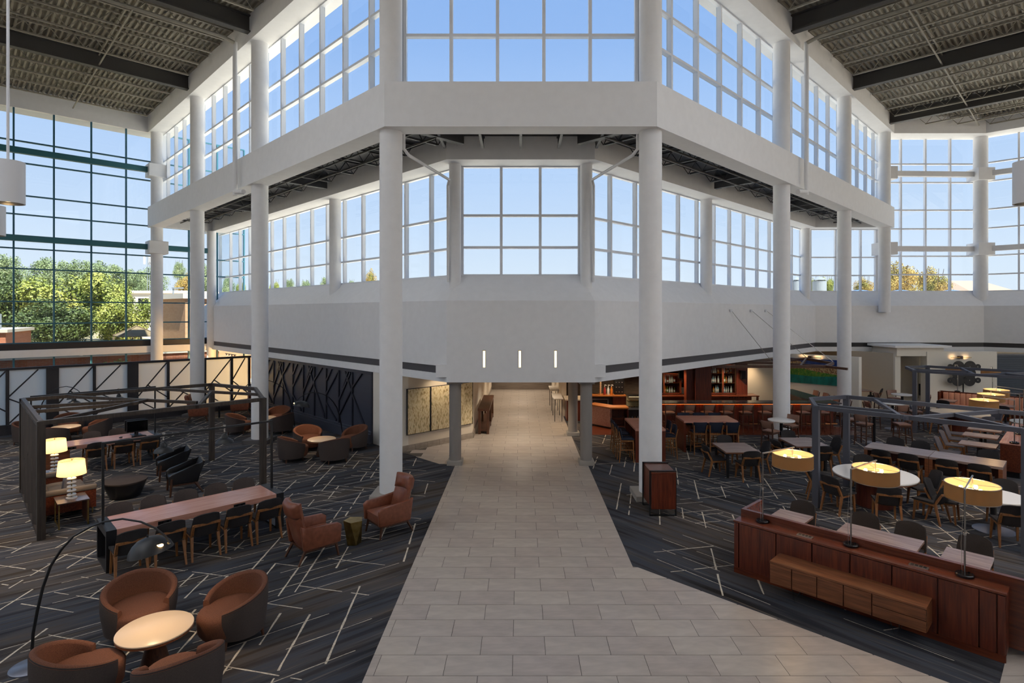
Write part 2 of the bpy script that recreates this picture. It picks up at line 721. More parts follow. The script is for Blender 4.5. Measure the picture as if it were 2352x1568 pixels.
def spot_light(loc, power, target, angle=70, color=(1, .75, .48), size=.08, blend=.6):
    d = bpy.data.lights.new('spot_glow', 'SPOT')
    d.energy = power
    d.color = color
    d.spot_size = R(angle)
    d.spot_blend = blend
    d.shadow_soft_size = size
    o = bpy.data.objects.new('spot_glow', d)
    col.objects.link(o)
    o.location = loc
    o.rotation_euler = (Vector(target) - Vector(loc)).to_track_quat('-Z', 'Y').to_euler()
    return o

# ================================================================== STRUCTURE
K = 20.0
UPPER = [(-21.5, 32.92), (-3.58, 15.0), (3.58, 15.0), (21.6, 33.02)]
LOWER = [(-20.0, 36.1), (-2.4, 18.5), (2.4, 18.5), (17.16, 33.26), (26.97, 33.26), (38.0, 22.23)]
Z_LOW, Z_BREAK, Z_SILL, Z_SOF1, Z_CEIL1 = 2.73, 5.38, 6.25, 9.95, 10.72
Z_B0, Z_B1, Z_SOF2, Z_CEIL2 = 9.88, 11.06, 15.35, 16.25
INNER = [(-3.52, 15.5), (3.52, 15.5)]

# ---- floor: two carpets, the tile walk and a slab below
fl = root('floor')
MB().box(-40, 40, -12, 5.5, -.06, .001).done('bounce_floor', plinth_mat, fl)  # unseen pale floor nearer than the view, added to bounce light indoors
cl = MB().prism([(-36, 5.5), (-.2, 5.5), (-.2, 22), (-20, 40), (-40, 40), (-40, 5.5)], -.06, 0).done('carpet', carpet_l, fl)
cr = MB().prism([(-.2, 5.5), (36, 5.5), (36, 40), (-20, 40), (-.2, 22)], -.06, 0).done('carpet', carpet_r, fl)
# grout bed under the stone tiles
gb = MB()
gb.prism([(-2.14, 3), (2.2, 3), (2.2, 18.4), (2.05, 23.2), (2.0, 37.2), (-1.93, 37.2), (-1.93, 22.9), (-4.25, 20.42), (-2.14, 18.45)], -.02, .003)
gb.prism([(2.2, 3), (9.9, 3.58), (2.2, 11.28)], -.02, .003)
gb.prism([(1.9, 3), (13.5, 2.5), (13.5, 14.7)], -.02, .0028)
gb.done('grout_bed', grout_mat, fl)

TW, TD = .955, .4775
tiles = []
row = -1
y0 = 7.37 - TD
meshes_cache = {}
yy = y0 - TD * 2
r_i = 0
tcols = [tile_mat, tile_mat2, tile_mat3]
while yy < 37.1:
    shift = (-.115 + (r_i % 2) * TW / 2 + (.0 if r_i % 4 < 2 else .0))
    k0 = -4 if yy > 11.4 else -5
    for k in range(k0, 11):
        x0 = shift + k * TW
        rect = [(x0 + .004, yy + .004), (x0 + TW - .004, yy + .004), (x0 + TW - .004, yy + TD - .004), (x0 + .004, yy + TD - .004)]
        polys = []
        p = clip_half(rect, -1, 0, 2.14 if yy < 18.4 else (99 if yy < 23 else 1.93))
        if yy < 11.0:
            p = clip_half(p, 1, 1, 13.48) if p else p
        elif yy < 18.4:
            p = clip_half(p, 1, 0, 2.2) if p else p
        else:
            p = clip_half(p, 1, 0, 2.05) if p else p
        if yy > 18.0 and p:
            if yy < 22.2:
                p = clip_half(p, -1, 1, 24.66)
                p = clip_half(p, -1, -1, -16.15) if (p and x0 < -2.1) else p
            else:
                p = clip_half(p, -1, 0, 1.93)
        if p and len(p) > 2:
            polys.append(p)
        for p in polys:
            area = abs(sum(p[i][0] * p[(i + 1) % len(p)][1] - p[(i + 1) % len(p)][0] * p[i][1] for i in range(len(p)))) / 2
            if area > .01:
                tiles.append((yy, p))
    yy += TD
    r_i += 1
# the strip of the same tile by the right edge
yy = y0 - TD * 2
r_i = 0
while yy < 14:
    shift = -.115 + (r_i % 2) * TW / 2
    for k in range(2, 14):
        x0 = shift + k * TW
        rect = [(x0 + .004, yy + .004), (x0 + TW - .004, yy + .004), (x0 + TW - .004, yy + TD - .004), (x0 + .004, yy + TD - .004)]
        p = clip_half(rect, -1, 1, 1.24)
        p = clip_half(p, 1, 0, 13.4) if p else p
        p = clip_half(p, -1, -1, -13.6) if p else p
        if p and len(p) > 2:
            tiles.append((yy + 20 if yy < 6.5 else yy, p))
    yy += TD
    r_i += 1
tiles.sort(key=lambda t: t[0])
far = MB()
nfar = 0
for i, (yv, p) in enumerate(tiles):
    if i < 290:
        cx = sum(q[0] for q in p) / len(p)
        cy = sum(q[1] for q in p) / len(p)
        mb = MB().prism([(q[0] - cx, q[1] - cy) for q in p], -.012, .008)
        mb.done('tile', tcols[(i * 7 + (i // 5)) % 3], fl, loc=(cx, cy, random.uniform(-.0006, .0006)))
    else:
        far.prism(p, -.012, .008)
        nfar += 1
o = far.done('far_tile', tile_mat, fl)
o['kind'] = 'stuff'

# woven pale lines of the carpet
def in_left(x, y):
    return x < -2.2 and x + y < 16.0 and x - y > -44.0 and y > 6 and x > -22


def in_right(x, y):
    return x > 2.26 and x + y > 13.55 and x - y < -1.3 and y < 28.2 and x < 23 and y > 6 and (x > 3.6 or y < 23.5) and x - y > -22.5


def carpet_lines(fams, ok, cx, cy, seed):
    # fams: (angle, gap, shortest, longest, half width, chance of a break)
    rd = random.Random(seed)
    mb = MB()
    for ang, gap, lmin, lmax, hw, brk in fams:
        d = Vector((math.cos(R(ang)), math.sin(R(ang))))
        nrm = Vector((-d.y, d.x))
        k = -26.0
        while k < 26:
            k += gap * rd.uniform(.45, 1.5)
            s = -26.0 + rd.uniform(0, 2)
            while s < 26:
                L = rd.uniform(lmin, lmax)
                a = Vector((cx, cy)) + d * s + nrm * k
                b = a + d * L
                m = (a + b) / 2
                if ok(a.x, a.y) and ok(b.x, b.y) and ok(m.x, m.y):
                    n = max(2, int(L / .16))
                    prev = None
                    for i in range(n + 1):
                        c = a + d * (L * i / n)
                        w = hw * rd.uniform(.6, 1.25)
                        j = nrm * rd.uniform(-.003, .003)
                        p1, p2 = c + nrm * w + j, c - nrm * w + j
                        v = (mb.bm.verts.new((p1.x, p1.y, .0016)), mb.bm.verts.new((p2.x, p2.y, .0016)))
                        if prev and rd.random() > brk:
                            mb.bm.faces.new((prev[0], prev[1], v[1], v[0]))
                        prev = v
                s += L + rd.uniform(.25, 2.6)
    return mb


o = carpet_lines([(39, .40, 1.2, 3.8, .0075, .04), (94, .52, .7, 2.4, .0155, .09), (-14, .50, .6, 2.2, .0115, .08)], in_left, -11, 18, 3).done('carpet_line', carpet_line, cl)
o['kind'] = 'stuff'
o = carpet_lines([(-50, .40, 1.2, 3.8, .0075, .04), (77, .52, .7, 2.4, .0155, .09), (13, .50, .6, 2.2, .0115, .08)], in_right, 11, 18, 5).done('carpet_line', carpet_line, cr)
o['kind'] = 'stuff'
# unseen pale floor behind the frosted screen, added to bounce daylight into its panes
MB().prism([(-38, 6.9), (-13.9, 31.0), (-18.9, 36.0), (-48, 6.9)], -.01, .006).done('bounce_lane', plinth_mat, fl)
# dark wood floor strip before the bar and cream tile at the far right
MB().prism([(2.9, 23.3), (14.2, 23.3), (14.2, 24.8), (2.9, 27.0)], -.01, .006).done('wood_floor_strip', mahog_x, fl)
MB().prism([(14.0, 29.6), (24.0, 29.6), (24.0, 36), (14.0, 36)], -.01, .007).done('cream_floor', back_tile, fl)

# ---- columns
def column(name, x, y, r, z0, z1, m=white, plinth=None, pm=None, cap=None, rz=0, label=None):
    c = root(name)
    MB().lathe([(r, z0), (r, z1)], 40).done('shaft', m, c, 40, loc=(x, y, 0))
    if plinth:
        MB().box(-plinth / 2, plinth / 2, -plinth / 2, plinth / 2, 0, .15, .008).done('plinth', pm or plinth_mat, c, loc=(x, y, 0), rz=rz)
    if cap:
        MB().box(-cap / 2, cap / 2, -cap / 2, cap / 2, z1 - .07, z1).done('capital', m, c, loc=(x, y, 0))
    tag(c, label, 'column', None)
    return c


def wing(s, t, o=0.0):
    return Vector((s * (3.52 + t) - s * o / S2, 15.5 + t + o / S2))


names = ['beside the tile walk', 'second along the wing', 'third along the wing', 'at the far end of the wing']
for s, sd in ((-1, 'left'), (1, 'right')):
    for i, t in enumerate((0, 6.55, 12.12, 17.5)):
        p = wing(s, t)
        column('column', p.x, p.y, .305, 0.0 if not (i == 3 and s > 0) else 5.0, Z_SOF2, white,
               plinth=.95 if (i < 3) else None, pm=plinth_mat if i == 0 else plinth_dk,
               label='tall white round column on the %s, %s' % (sd, names[i]))
for x, sd in ((-2.16, 'left'), (2.16, 'right')):
    column('column', x, 18.85, .195, 0, Z_LOW, taupe_col, plinth=.5, cap=.5, label='short grey column %s of the passage mouth' % sd)
column('column', 2.13, 23.3, .195, 0, Z_LOW, taupe_col, plinth=.5, label='short column inside the passage behind the right grey one')
lowc = offset_poly(LOWER, .62)
for x, y, lb in ((-2.2, 19.16, 'slim white column left of the centre clerestory'), (2.2, 19.16, 'slim white column right of the centre clerestory')):
    column('column', x, y, .2, 5.7, Z_SOF1, white, label=lb)
for s, sd in ((-1, 'left'), (1, 'right')):
    for t, lb in (((6.2, 'midway along the %s clerestory' % sd), (14.9, 'in the corner of the right clerestory')) if s > 0 else ((6.2, 'midway along the %s clerestory' % sd),)):
        q = Vector((s * (2.4 + t) - s * .62 / S2, 18.5 + t + .62 / S2))
        column('column', q.x, q.y, .25, 5.7, Z_SOF1, white, label='slim white column ' + lb)
q = Vector((-18.95, 35.0))
column('column', q.x, q.y, .25, 0, Z_SOF1, white, label='slim white column in the far left corner by the glass wall')
column('column', 27.25, 33.85, .36, 5.3, Z_SOF2, white, label='white column between the two right glass walls')
# square collars with the wind beams
collars = []
for x, y, rz in ((-21.02, 33.0, 45), (21.4, 33.6, 0), (27.25, 33.85, 0)):
    for z in (13.12, 8.72):
        c = MB().box(-.48, .48, -.48, .48, z - .36, z + .36, .01).done('trim_collar', white, None, loc=(x, y, 0), rz=R(rz))
        c['kind'] = 'structure'

# ---- spandrel band, upper and lower soffits
struct('trim_band', ribbon(UPPER, [(0, Z_B0), (0, Z_B1), (.66, Z_B1), (.66, Z_B0)]), white)
UPF = [(-48, 6.3), (-21.44, 32.86), (-3.58, 15.0), (3.58, 15.0), (21.6, 33.02), (26.9, 33.02), (42, 17.92)]
struct('trim_fascia_upper', ribbon(UPF, [(0, Z_SOF2), (0, Z_CEIL2 + .3), (1.25, Z_CEIL2 + .3), (1.25, Z_SOF2)]), white)
LOF = [(-21.3, 33.4), (-20.0, 36.1), (-2.4, 18.5), (2.4, 18.5), (17.16, 33.26), (21.35, 33.26)]
struct('trim_fascia_lower', ribbon(LOF[1:], [(0, Z_SOF1), (0, Z_CEIL1 + .2), (.98, Z_CEIL1 + .2), (.98, Z_SOF1)]), white)
struct('trim_soffit_end', MB().prism([(-21.35, 33.1), (-20.9, 32.9), (-18.9, 35.0), (-19.4, 35.4)], Z_SOF1, Z_CEIL1 + .2), white)
# lower wall with sloping sill
struct('wall_back', ribbon(LOWER, [(0, Z_LOW), (0, 2.99), (.14, 2.99), (.14, 3.24), (0, 3.24), (0, Z_BREAK), (.875, Z_SILL), (1.25, Z_SILL), (1.25, Z_LOW)]), white)
# the recess is filled flush over the passage
struct('trim_centre', MB().box(-2.75, 2.75, 18.497, 18.7, 2.9, 3.3), white)
for s in (-1, 1):
    a, b = Vector((s * 2.4, 18.5)), Vector((s * 2.63, 18.73))
    n = Vector((-s, 1)) / S2
    q = [a - n * .003, b - n * .003, b + n * .2, a + n * .2]
    struct('trim_return', MB().prism([(v.x, v.y) for v in q], 2.9, 3.3), white)
    a2 = Vector((s * 17.16, 33.26)) if s > 0 else Vector((-19.2, 35.3))
    q = [b + n * .05, a2 + n * .05, a2 + n * .3, b + n * .3]
    struct('trim_recess', MB().prism([(v.x, v.y) for v in q], 2.985, 3.245), strip_mat)
struct('trim_recess_right', MB().prism([(17.0, 33.33), (27.0, 33.33), (37, 23.3), (37.3, 23.6), (27.2, 33.6), (17, 33.6)], 2.985, 3.245), black_strip)

# ---- lower ceiling with joists
U1 = offset_poly(UPPER, .64)
L1 = offset_poly([LOF[1]] + LOF[2:5], .3)
cm = MB()
for i in range(3):
    a, b, c, d = U1[i], U1[i + 1], L1[i + 1], L1[i]
    cm.prism([(a.x, a.y), (b.x, b.y), (c.x, c.y), (d.x, d.y)], Z_CEIL1 - .02 + .0, Z_CEIL1 + .28)
cm.prism([(21.0, 32.75), (17.0, 33.5), (21.3, 33.5), (21.4, 33.05)], Z_CEIL1 - .02, Z_CEIL1 + .28)
cm.prism([(-21.1, 32.8), (-18.9, 35.2), (-19.4, 35.4), (-21.3, 33.1)], Z_CEIL1 - .02, Z_CEIL1 + .28)
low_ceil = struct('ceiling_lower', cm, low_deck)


def truss(p, q, depth, panel=.6, w=.05, chord=.06):
    """open web joist from p to q (top chord points)"""
    p, q = Vector(p), Vector(q)
    mb = MB()
    L = (q - p).length
    d = (q - p).normalized()
    dn = Vector((0, 0, -depth))
    mb.bar(p, q, w * 1.6, chord)
    mb.bar(p + dn + d * .35, q + dn - d * .35, w * 1.6, chord)
    n = max(2, int(L / panel))
    for i in range(n):
        a = p + d * (L * i / n)
        b = p + d * (L * (i + 1) / n)
        mid = (a + b) / 2 + dn
        mb.bar(a, mid, .022, .022)
        mb.bar(mid, b, .022, .022)
    return mb


for s in (-1, 1):
    k = .7
    while k < 17.2:
        a = wing(s, k, .3)
        b = a + Vector((-s, 1)) / S2 * 2.3
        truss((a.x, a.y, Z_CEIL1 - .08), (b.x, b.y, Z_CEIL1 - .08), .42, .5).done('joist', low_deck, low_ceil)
        k += 1.25 if abs(k - 6) > .7 else .9
    for dd in (.7, 1.0, 1.7):
        a, b = wing(s, .2, dd), wing(s, 16.9, dd)
        MB().tube([(a.x, a.y, Z_CEIL1 - .55), (b.x, b.y, Z_CEIL1 - .55)], .035, 6).done('conduit', dark_steel if dd > .8 else low_deck, low_ceil)
for x in (-2.4, -1.2, 0, 1.2, 2.4):
    truss((x, 15.7, Z_CEIL1 - .08), (x, 18.45, Z_CEIL1 - .08), .42, .5).done('joist', low_deck, low_ceil)
MB().tube([(-3.2, 16.1, 10.2), (2.9, 16.1, 10.2)], .035, 8).done('sprinkler_pipe', dark_steel, low_ceil)
for s in (-1, 1):   # pipe running down to the clerestory column
    MB().tube([(s * 3.22, 15.72, 9.95), (s * 3.22, 15.75, 9.5), (s * 3.1, 15.85, 9.35), (s * 2.35, 18.75, 9.35), (s * 2.42, 18.95, 9.2), (s * 2.42, 19.0, 6.0)], .045, 8).done('pipe', white, low_ceil, 40)
# deep beams of the lower ceiling at the columns
for s in (-1, 1):
    for t in (0.2, 6.55, 12.1):
        a = wing(s, t, .3)
        b = a + Vector((-s, 1)) / S2 * 2.4
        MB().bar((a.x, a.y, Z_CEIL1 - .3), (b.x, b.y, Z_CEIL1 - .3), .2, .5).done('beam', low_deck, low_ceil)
# roof over the lower aisle
U2 = offset_poly(UPPER, .2)
L2 = offset_poly(LOWER[:5], 1.5)
rm = MB()
for i in range(3):
    a, b, c, d = U2[i], U2[i + 1], L2[i + 1], L2[i]
    rm.prism([(a.x, a.y), (b.x, b.y), (c.x, c.y), (d.x, d.y)], Z_CEIL1 + .29, Z_CEIL1 + .36)
struct('roof_lower', rm, roof_grey)
# slab over the ground floor rooms
LS = offset_poly(LOWER, .2)
LB = offset_poly(LOWER, 1.2)
struct('ceiling_ground', MB().prism([(v.x, v.y) for v in LS] + [(46, 31), (46, 46), (-12, 46)], Z_LOW + .02, Z_LOW + .25), warm_white)

RG = offset_poly(LOWER, 1.3)  # unseen pale roof slab, added to bounce warm sun onto the lower soffits
struct('roof_bounce', MB().prism([(v.x, v.y) for v in RG] + [(46, 31), (46, 46), (-12, 46)], 5.85, 6.0), roof_grey)

# ---- main roof: ribbed deck, girders, joists, bridging
roof = root('ceiling')
q_left, q_right = 39.0, 44.0
P8 = 11.42 / S2 + .35
ribs = [(0, 0), (.06, 0), (.085, .075), (.175, .075)]
for s in (-1, 1):
    mb = MB()
    prev = None
    p = -26.0
    while p < P8:
        for dp, dz in ribs:
            pv = p + dp
            q0 = max(pv, -5.0 - pv, 20.4 - pv)
            if s < 0:
                q1 = q_left
            else:
                q1 = min(q_right, 33.3 * S2 - pv)
            z = 16.32 + dz
            a = (s * (q0 - pv) / S2, (q0 + pv) / S2, z)
            b = (s * (q1 - pv) / S2, (q1 + pv) / S2, z)
            v = (mb.bm.verts.new(a), mb.bm.verts.new(b))
            if prev:
                mb.bm.faces.new((prev[0], prev[1], v[1], v[0]))
            prev = v
        p += .2
    mb.done('deck', deck_mat, roof)
    # girders at the columns, joists between
    def pt(pv, qv, z):
        return (s * (qv - pv) / S2, (qv + pv) / S2, z)
    stations = [13.45, 22.72, 30.6, 38.2]
    for qv in stations[1:]:
        g = MB()
        if qv > 35 and s < 0:
            continue
        pb = -4.6 - qv if qv < 19 else -24
        pe = P8 - .35 if not (s > 0 and qv > 35) else 32.9 * S2 - qv
        if s > 0 and qv > 35:
            qv = 37.6
            pe = 33 * S2 - qv - .1
        g.bar(pt(pb, qv, 16.26), pt(pe, qv, 16.26), .3, .05)
        g.bar(pt(pb, qv, 15.66), pt(pe, qv, 15.66), .3, .05)
        g.bar(pt(pb, qv, 15.96), pt(pe, qv, 15.96), .06, .6)
        g.done('girder', dark_steel, roof)
    for a, b, n in ((13.45, 22.72, 6), (22.72, 30.6, 5), (30.6, 38.2, 5), (38.2, 43.4, 4)):
        if a > 38 and s < 0:
            continue
        for i in range(1, n):
            qv = a + (b - a) * i / n
            pe = P8 - .4 if qv < 37 or s < 0 else 32.95 * S2 - qv
            pb = max(-22.0, -4.6 - qv)
            truss(pt(pb, qv, 16.24), pt(pe, qv, 16.24), .46, .75, .05, .06).done('joist', joist_mat, roof)
    for pv in (4.6, -1.4, -7.4, -13.4):
        mb = MB()
        q1 = 38.0 if s < 0 else min(42.5, 32.9 * S2 - pv)
        mb.bar(pt(pv, max(13, pv), 15.76), pt(pv, q1, 15.76), .05, .05)
        mb.bar(pt(pv + .0, max(13, pv), 16.2), pt(pv, q1, 16.2), .05, .05)
        mb.done('bridging', joist_mat, roof)
    # sprinkler main turning down at the second column
    pth = [pt(-14, 23.3, 15.45), pt(7.3, 23.3, 15.45), pt(7.75, 23.4, 15.4)]
    MB().tube(pth, .075, 8).done('sprinkler_pipe', joist_mat, roof, 40)
    c = wing(s, 7.15, -.62)
    MB().tube([(c.x, c.y, 15.5), (c.x, c.y, 9.75), (c.x, c.y, 9.55)], .085, 10).done('drain_pipe', white, roof, 40)
    e = wing(s, 6.75, -.5)
    MB().tube([(c.x, c.y, 9.68), (e.x, e.y, 9.62)], .095, 10).done('pipe_elbow', white, roof, 40)
# flat roof skin above so that no sky leaks in
for nm, pl in (('roof_left', [(-48, 6), (-32, 22.9), (-32, -3.5), (-48, -3.5)]), ('roof_right', [(32, -3.5), (32, 28.9), (46, 15), (46, -3.5)]), ('roof_middle', [(-8, -3.5), (8, -3.5), (8, 14), (-8, 14)]),
               ('roof_front', [(-32, 14), (32, 14), (32, 28.9), (27.2, 33.3), (21.9, 33.3), (4, 15.3), (-4, 15.3), (-21.9, 33.2), (-32, 22.9)])):
    struct(nm, MB().prism(pl, 16.47, 16.6), roof_grey)
# unseen guest-room side behind the viewpoint, added to block and bounce light
struct('wall_unseen_rear', MB().box(-46, 46, -4.3, -3.9, 0, 16.5), MATS['rear_wall'])
# two unseen diffusing skylights added over the side halls for more daylight
for sg, sn_ in ((-1, 'left'), (1, 'right')):
    sky_l = root('window_skylight_' + sn_)
    for i in range(7):
        cube_part('mullion', mull_white, sky_l, (sg * (8 + 4 * i), 5.25, 16.55), (.14, 17.5, .2))
    for j in range(10):
        cube_part('transom', mull_white, sky_l, (sg * 20, -3.5 + 1.944 * j, 16.55), (24, .1, .18))
    for i in range(6):
        for j in range(9):
            cube_part('pane', sky_glass, sky_l, (sg * (10 + 4 * i), -2.53 + 1.944 * j, 16.6), (3.9, 1.86, .02))
    x0, x1 = sorted((sg * 7.9, sg * 32.1))
    mbk = MB()
    for q_ in ((x0 - .3, x0, -3.5, 14.2), (x1, x1 + .3, -3.5, 14.2), (x0, x1, 13.95, 14.25)):
        mbk.box(q_[0], q_[1], q_[2], q_[3], 16.1, 16.75)
    struct('trim_added_skylight_' + sn_, mbk, white)

# ---- windows
win_no = [0]


def window(A, B, mulls, zs, m, w=.08, dep=.2, lab=None, skip=None):
    """glazed screen from A to B (plan); mulls: distances along; zs: transom heights (first sill, last head)"""
    win_no[0] += 1
    r = root('window_%d' % win_no[0])
    A, B = Vector(A[:2]), Vector(B[:2])
    d = (B - A).normalized()
    rz = math.atan2(d.y, d.x)
    n = Vector((-d.y, d.x))
    zc, zh = (zs[0] + zs[-1]) / 2, zs[-1] - zs[0]
    for s_ in mulls:
        c = A + d * s_
        cube_part('mullion', m, r, (c.x, c.y, zc), (w, dep, zh), rz)
    for z in zs:
        c = A + d * (mulls[0] + mulls[-1]) / 2
        cube_part('transom', m, r, (c.x, c.y, z), (mulls[-1] - mulls[0], dep * .92, w * .9), rz)
    for a, b in zip(mulls, mulls[1:]):
        for z0, z1 in zip(zs, zs[1:]):
            c = A + d * ((a + b) / 2) + n * (dep * .3)
            cube_part('pane', glass, r, (c.x, c.y, (z0 + z1) / 2), (b - a - w * .5, .014, z1 - z0 - w * .5), rz)
    return r


def spread(a, b, n):
    return [a + (b - a) * i / n for i in range(n + 1)]


UW = offset_poly(UPPER, .84)
ZU = [11.0, 12.65, 13.77, 15.35]
window(UW[1], UW[2], spread(.03, (UW[2] - UW[1]).length - .03, 5), ZU, mull_white, .09, .16)
for i0, i1 in ((1, 0), (2, 3)):
    A, B = UW[i0], UW[i1]
    L = (B - A).length
    ms = [v for v in [.12 + 1.6 * k for k in range(16)] if v < L - .5] + [L - .05]
    if i0 == 2:
        window(A, B, ms, ZU, mull_white, .085, .17)
    else:
        window(B, A, [L - v for v in reversed(ms)], ZU, mull_white, .085, .17)
ZL = [6.25, 7.2, 8.28, 9.95]
LW = offset_poly(LOWER, .93)
window(LW[1], LW[2], spread(.03, (LW[2] - LW[1]).length - .03, 3), ZL, mull_white, .09, .16)
for i0, i1 in ((1, 0), (2, 3)):
    A, B = LW[i0], LW[i1]
    L = (B - A).length
    ms = [v for v in [.1 + 1.6 * k for k in range(16)] if v < L - .5] + [L - .05]
    if i0 == 2:
        window(A, B, ms, ZL, mull_white, .085, .16)
    else:
        window(B, A, [L - v for v in reversed(ms)], ZL, mull_white, .085, .16)
# right glass walls
A, B = LW[3], LW[4]
window(A, B, [.55, 2.05, 3.55, 4.45], ZL, mull_white, .08, .16)
ZR = [6.25, 7.25, 8.35, 9.98, 11.1, 12.75, 13.85, 15.4]
window(A, B, [4.55, 5.95, 7.42, 8.9, (B - A).length - .1], ZR, mull_white, .09, .16)
A, B = LW[4], LW[5]
window(A, B, spread(.1, (B - A).length, 9), ZR, mull_white, .09, .16)
# left glass wall
dl = 54.5
def GL(D):
    return (D - dl, D)
GA, GB = GL(14.5), GL(36.6)
Dm = [28.87 + 1.12 * k for k in range(-12, 8)]
ml = [(v - 14.5) * S2 for v in Dm]
ZG = [3.42, 4.42, 5.55, 7.22, 8.25, 9.98, 10.95, 12.6, 13.7, 15.4]
window(GA, GB, ml, ZG, mull_teal, .075, .14)
window(GA, GB, ml, [.1, 2.7], mull_teal, .075, .14)
# spandrel of the left glass wall
def strip(d0, d1, dd, z0, z1, name, m):
    a, b = GL(d0), GL(d1)
    n = Vector((1, -1)) / S2
    q = [(a[0], a[1]), (b[0], b[1]), (b[0] + n.x * dd, b[1] + n.y * dd), (a[0] + n.x * dd, a[1] + n.y * dd)]
    return struct(name, MB().prism(q, z0, z1), m)


strip(13, 36.1, .16, 3.08, 3.40, 'trim_spandrel', black_strip)
strip(13, 36.1, .30, 2.70, 3.08, 'trim_ledge', white)
# wind beams
for (ax, ay), (bx, by), m in (((-44, 10.0), (-21.05, 32.95), teal_beam), ((-21.0, 33.0), (-18.95, 35.05), teal_beam),
                              ((21.4, 33.6), (27.25, 33.85), white), ((27.25, 33.85), (39, 22.1), white)):
    for z in (13.15, 8.74):
        if m is teal_beam and ax > -30 and z > 10:
            continue
        b_ = MB().bar((ax, ay, z), (bx, by, z), .26, .30).done('trim_wind_beam', m)
        b_['kind'] = 'structure'

# ---- ground floor rooms
# left of the passage: plastered pier, angled art wall, passage walls
struct('wall_art', MB().prism([(-4.25, 20.40), (-1.93, 22.72), (-2.03, 22.95), (-4.5, 20.55)], 0, Z_LOW + .02), art_wall_mat)
struct('wall_passage_left', MB().prism([(-1.93, 22.72), (-1.88, 37.0), (-2.1, 37.0), (-2.05, 22.9)], 0, Z_LOW + .02), art_wall_mat)
struct('wall_passage_end', MB().box(-2.2, 3.0, 36.95, 37.2, 0, Z_LOW), corridor_end)
struct('wall_pier', MB().prism([(-5.62, 21.75), (-4.25, 20.38), (-4.05, 20.6), (-5.4, 22.0)], 0, Z_LOW + .02), warm_white)
# base tiles of the art wall
bt = root('baseboard_art')
a0, b0 = Vector((-4.23, 20.36)), Vector((-1.9, 22.69))
for i in range(6):
    p = a0 + (b0 - a0) * ((i + .5) / 6)
    cube_part('tile', base_tile, bt, (p.x, p.y, .11), ((b0 - a0).length / 6 - .008, .03, .22), R(45))
struct('baseboard_passage', MB().box(-1.93, -1.87, 22.72, 36.9, 0, .22), base_tile)
# passage right side: low wall and dark counters beyond
struct('wall_passage_right', MB().box(2.0, 2.2, 27.5, 37.0, 0, Z_LOW), art_wall_mat)
# navy panelled wall on the left
na, nb = Vector((-5.62, 21.78)), Vector((-14.35, 30.51))
nd = (nb - na).normalized()
nn = Vector((-1, -1)) / S2          # into the hall
def NV(s, o=0.0):
    return na + nd * s + nn * o
navy = root('wall_navy')
LNV = (nb - na).length
q = [NV(0), NV(LNV), NV(LNV, -.2), NV(0, -.2)]
MB().prism([(v.x, v.y) for v in q], 0, Z_LOW + .02).done('panel_sheet', navy_wall, navy)


def batten(s0, z0, s1, z1, w=.07, dpt=.06):
    a, b = NV(s0, dpt / 2), NV(s1, dpt / 2)
    MB().bar((a.x, a.y, z0), (b.x, b.y, z1), w, dpt, up=(nn.x, nn.y, 0)).done('batten', navy_batten, navy)


q = [NV(0), NV(LNV), NV(LNV, .16), NV(0, .16)]
MB().prism([(v.x, v.y) for v in q], 0, .36).done('skirting', navy_wall, navy)
MB().prism([(NV(0).x, NV(0).y), (NV(LNV).x, NV(LNV).y), (NV(LNV, .1).x, NV(LNV, .1).y), (NV(0, .1).x, NV(0, .1).y)], .36, .44).done('skirting_cap', navy_wall, navy)
batten(0.05, .44, 0.05, 2.7, .1)
batten(0.0, 2.66, LNV, 2.66, .1)
vs = [1.55 + 1.12 * k for k in range(10)]
for i, s in enumerate(vs):
    batten(s, .44, s, 2.62)
    if i % 3 == 0:
        batten(s, 2.0, s - .75, 2.62)
        batten(s, 1.75, s - .95, .6)
        batten(s - .62, .95, s - 1.0, .46)
        batten(s + .1, 1.9, s + .6, 2.62)
    elif i % 3 == 1:
        batten(s, .75, s - 1.1, 1.95)
        batten(s + .05, 1.3, s - .98, 2.58)
        batten(s - .35, 1.9, s - .8, 2.62)
    else:
        batten(s, 1.5, s - 1.12, 2.62)
        batten(s, 1.15, s - .9, .5)
        batten(s - .05, 2.1, s - .5, 2.62)
# frosted screen on the left
sa, sb = Vector((-26.5, 17.9)), Vector((-14.25, 30.15))
sdv = (sb - sa).normalized()
sn = Vector((1, -1)) / S2
LSC = (sb - sa).length
scr = thing('frosted_screen', 'long dark-framed frosted glass screen with diagonal bars below the left window wall', 'screen')
def SV(s, o=0.0):
    return sa + sdv * s + sn * o
def sbox(name, m, s, w, o, dpt, z0, z1, parent=None):
    c = SV(s, o)
    return cube_part(name, m, parent or scr, (c.x, c.y, (z0 + z1) / 2), (w, dpt, z1 - z0), R(45))
sbox('skirting', screen_dark, LSC / 2, LSC, .05, .22, 0, .40)
sbox('top_rail', screen_dark, LSC / 2, LSC, 0, .14, 2.62, 2.72)
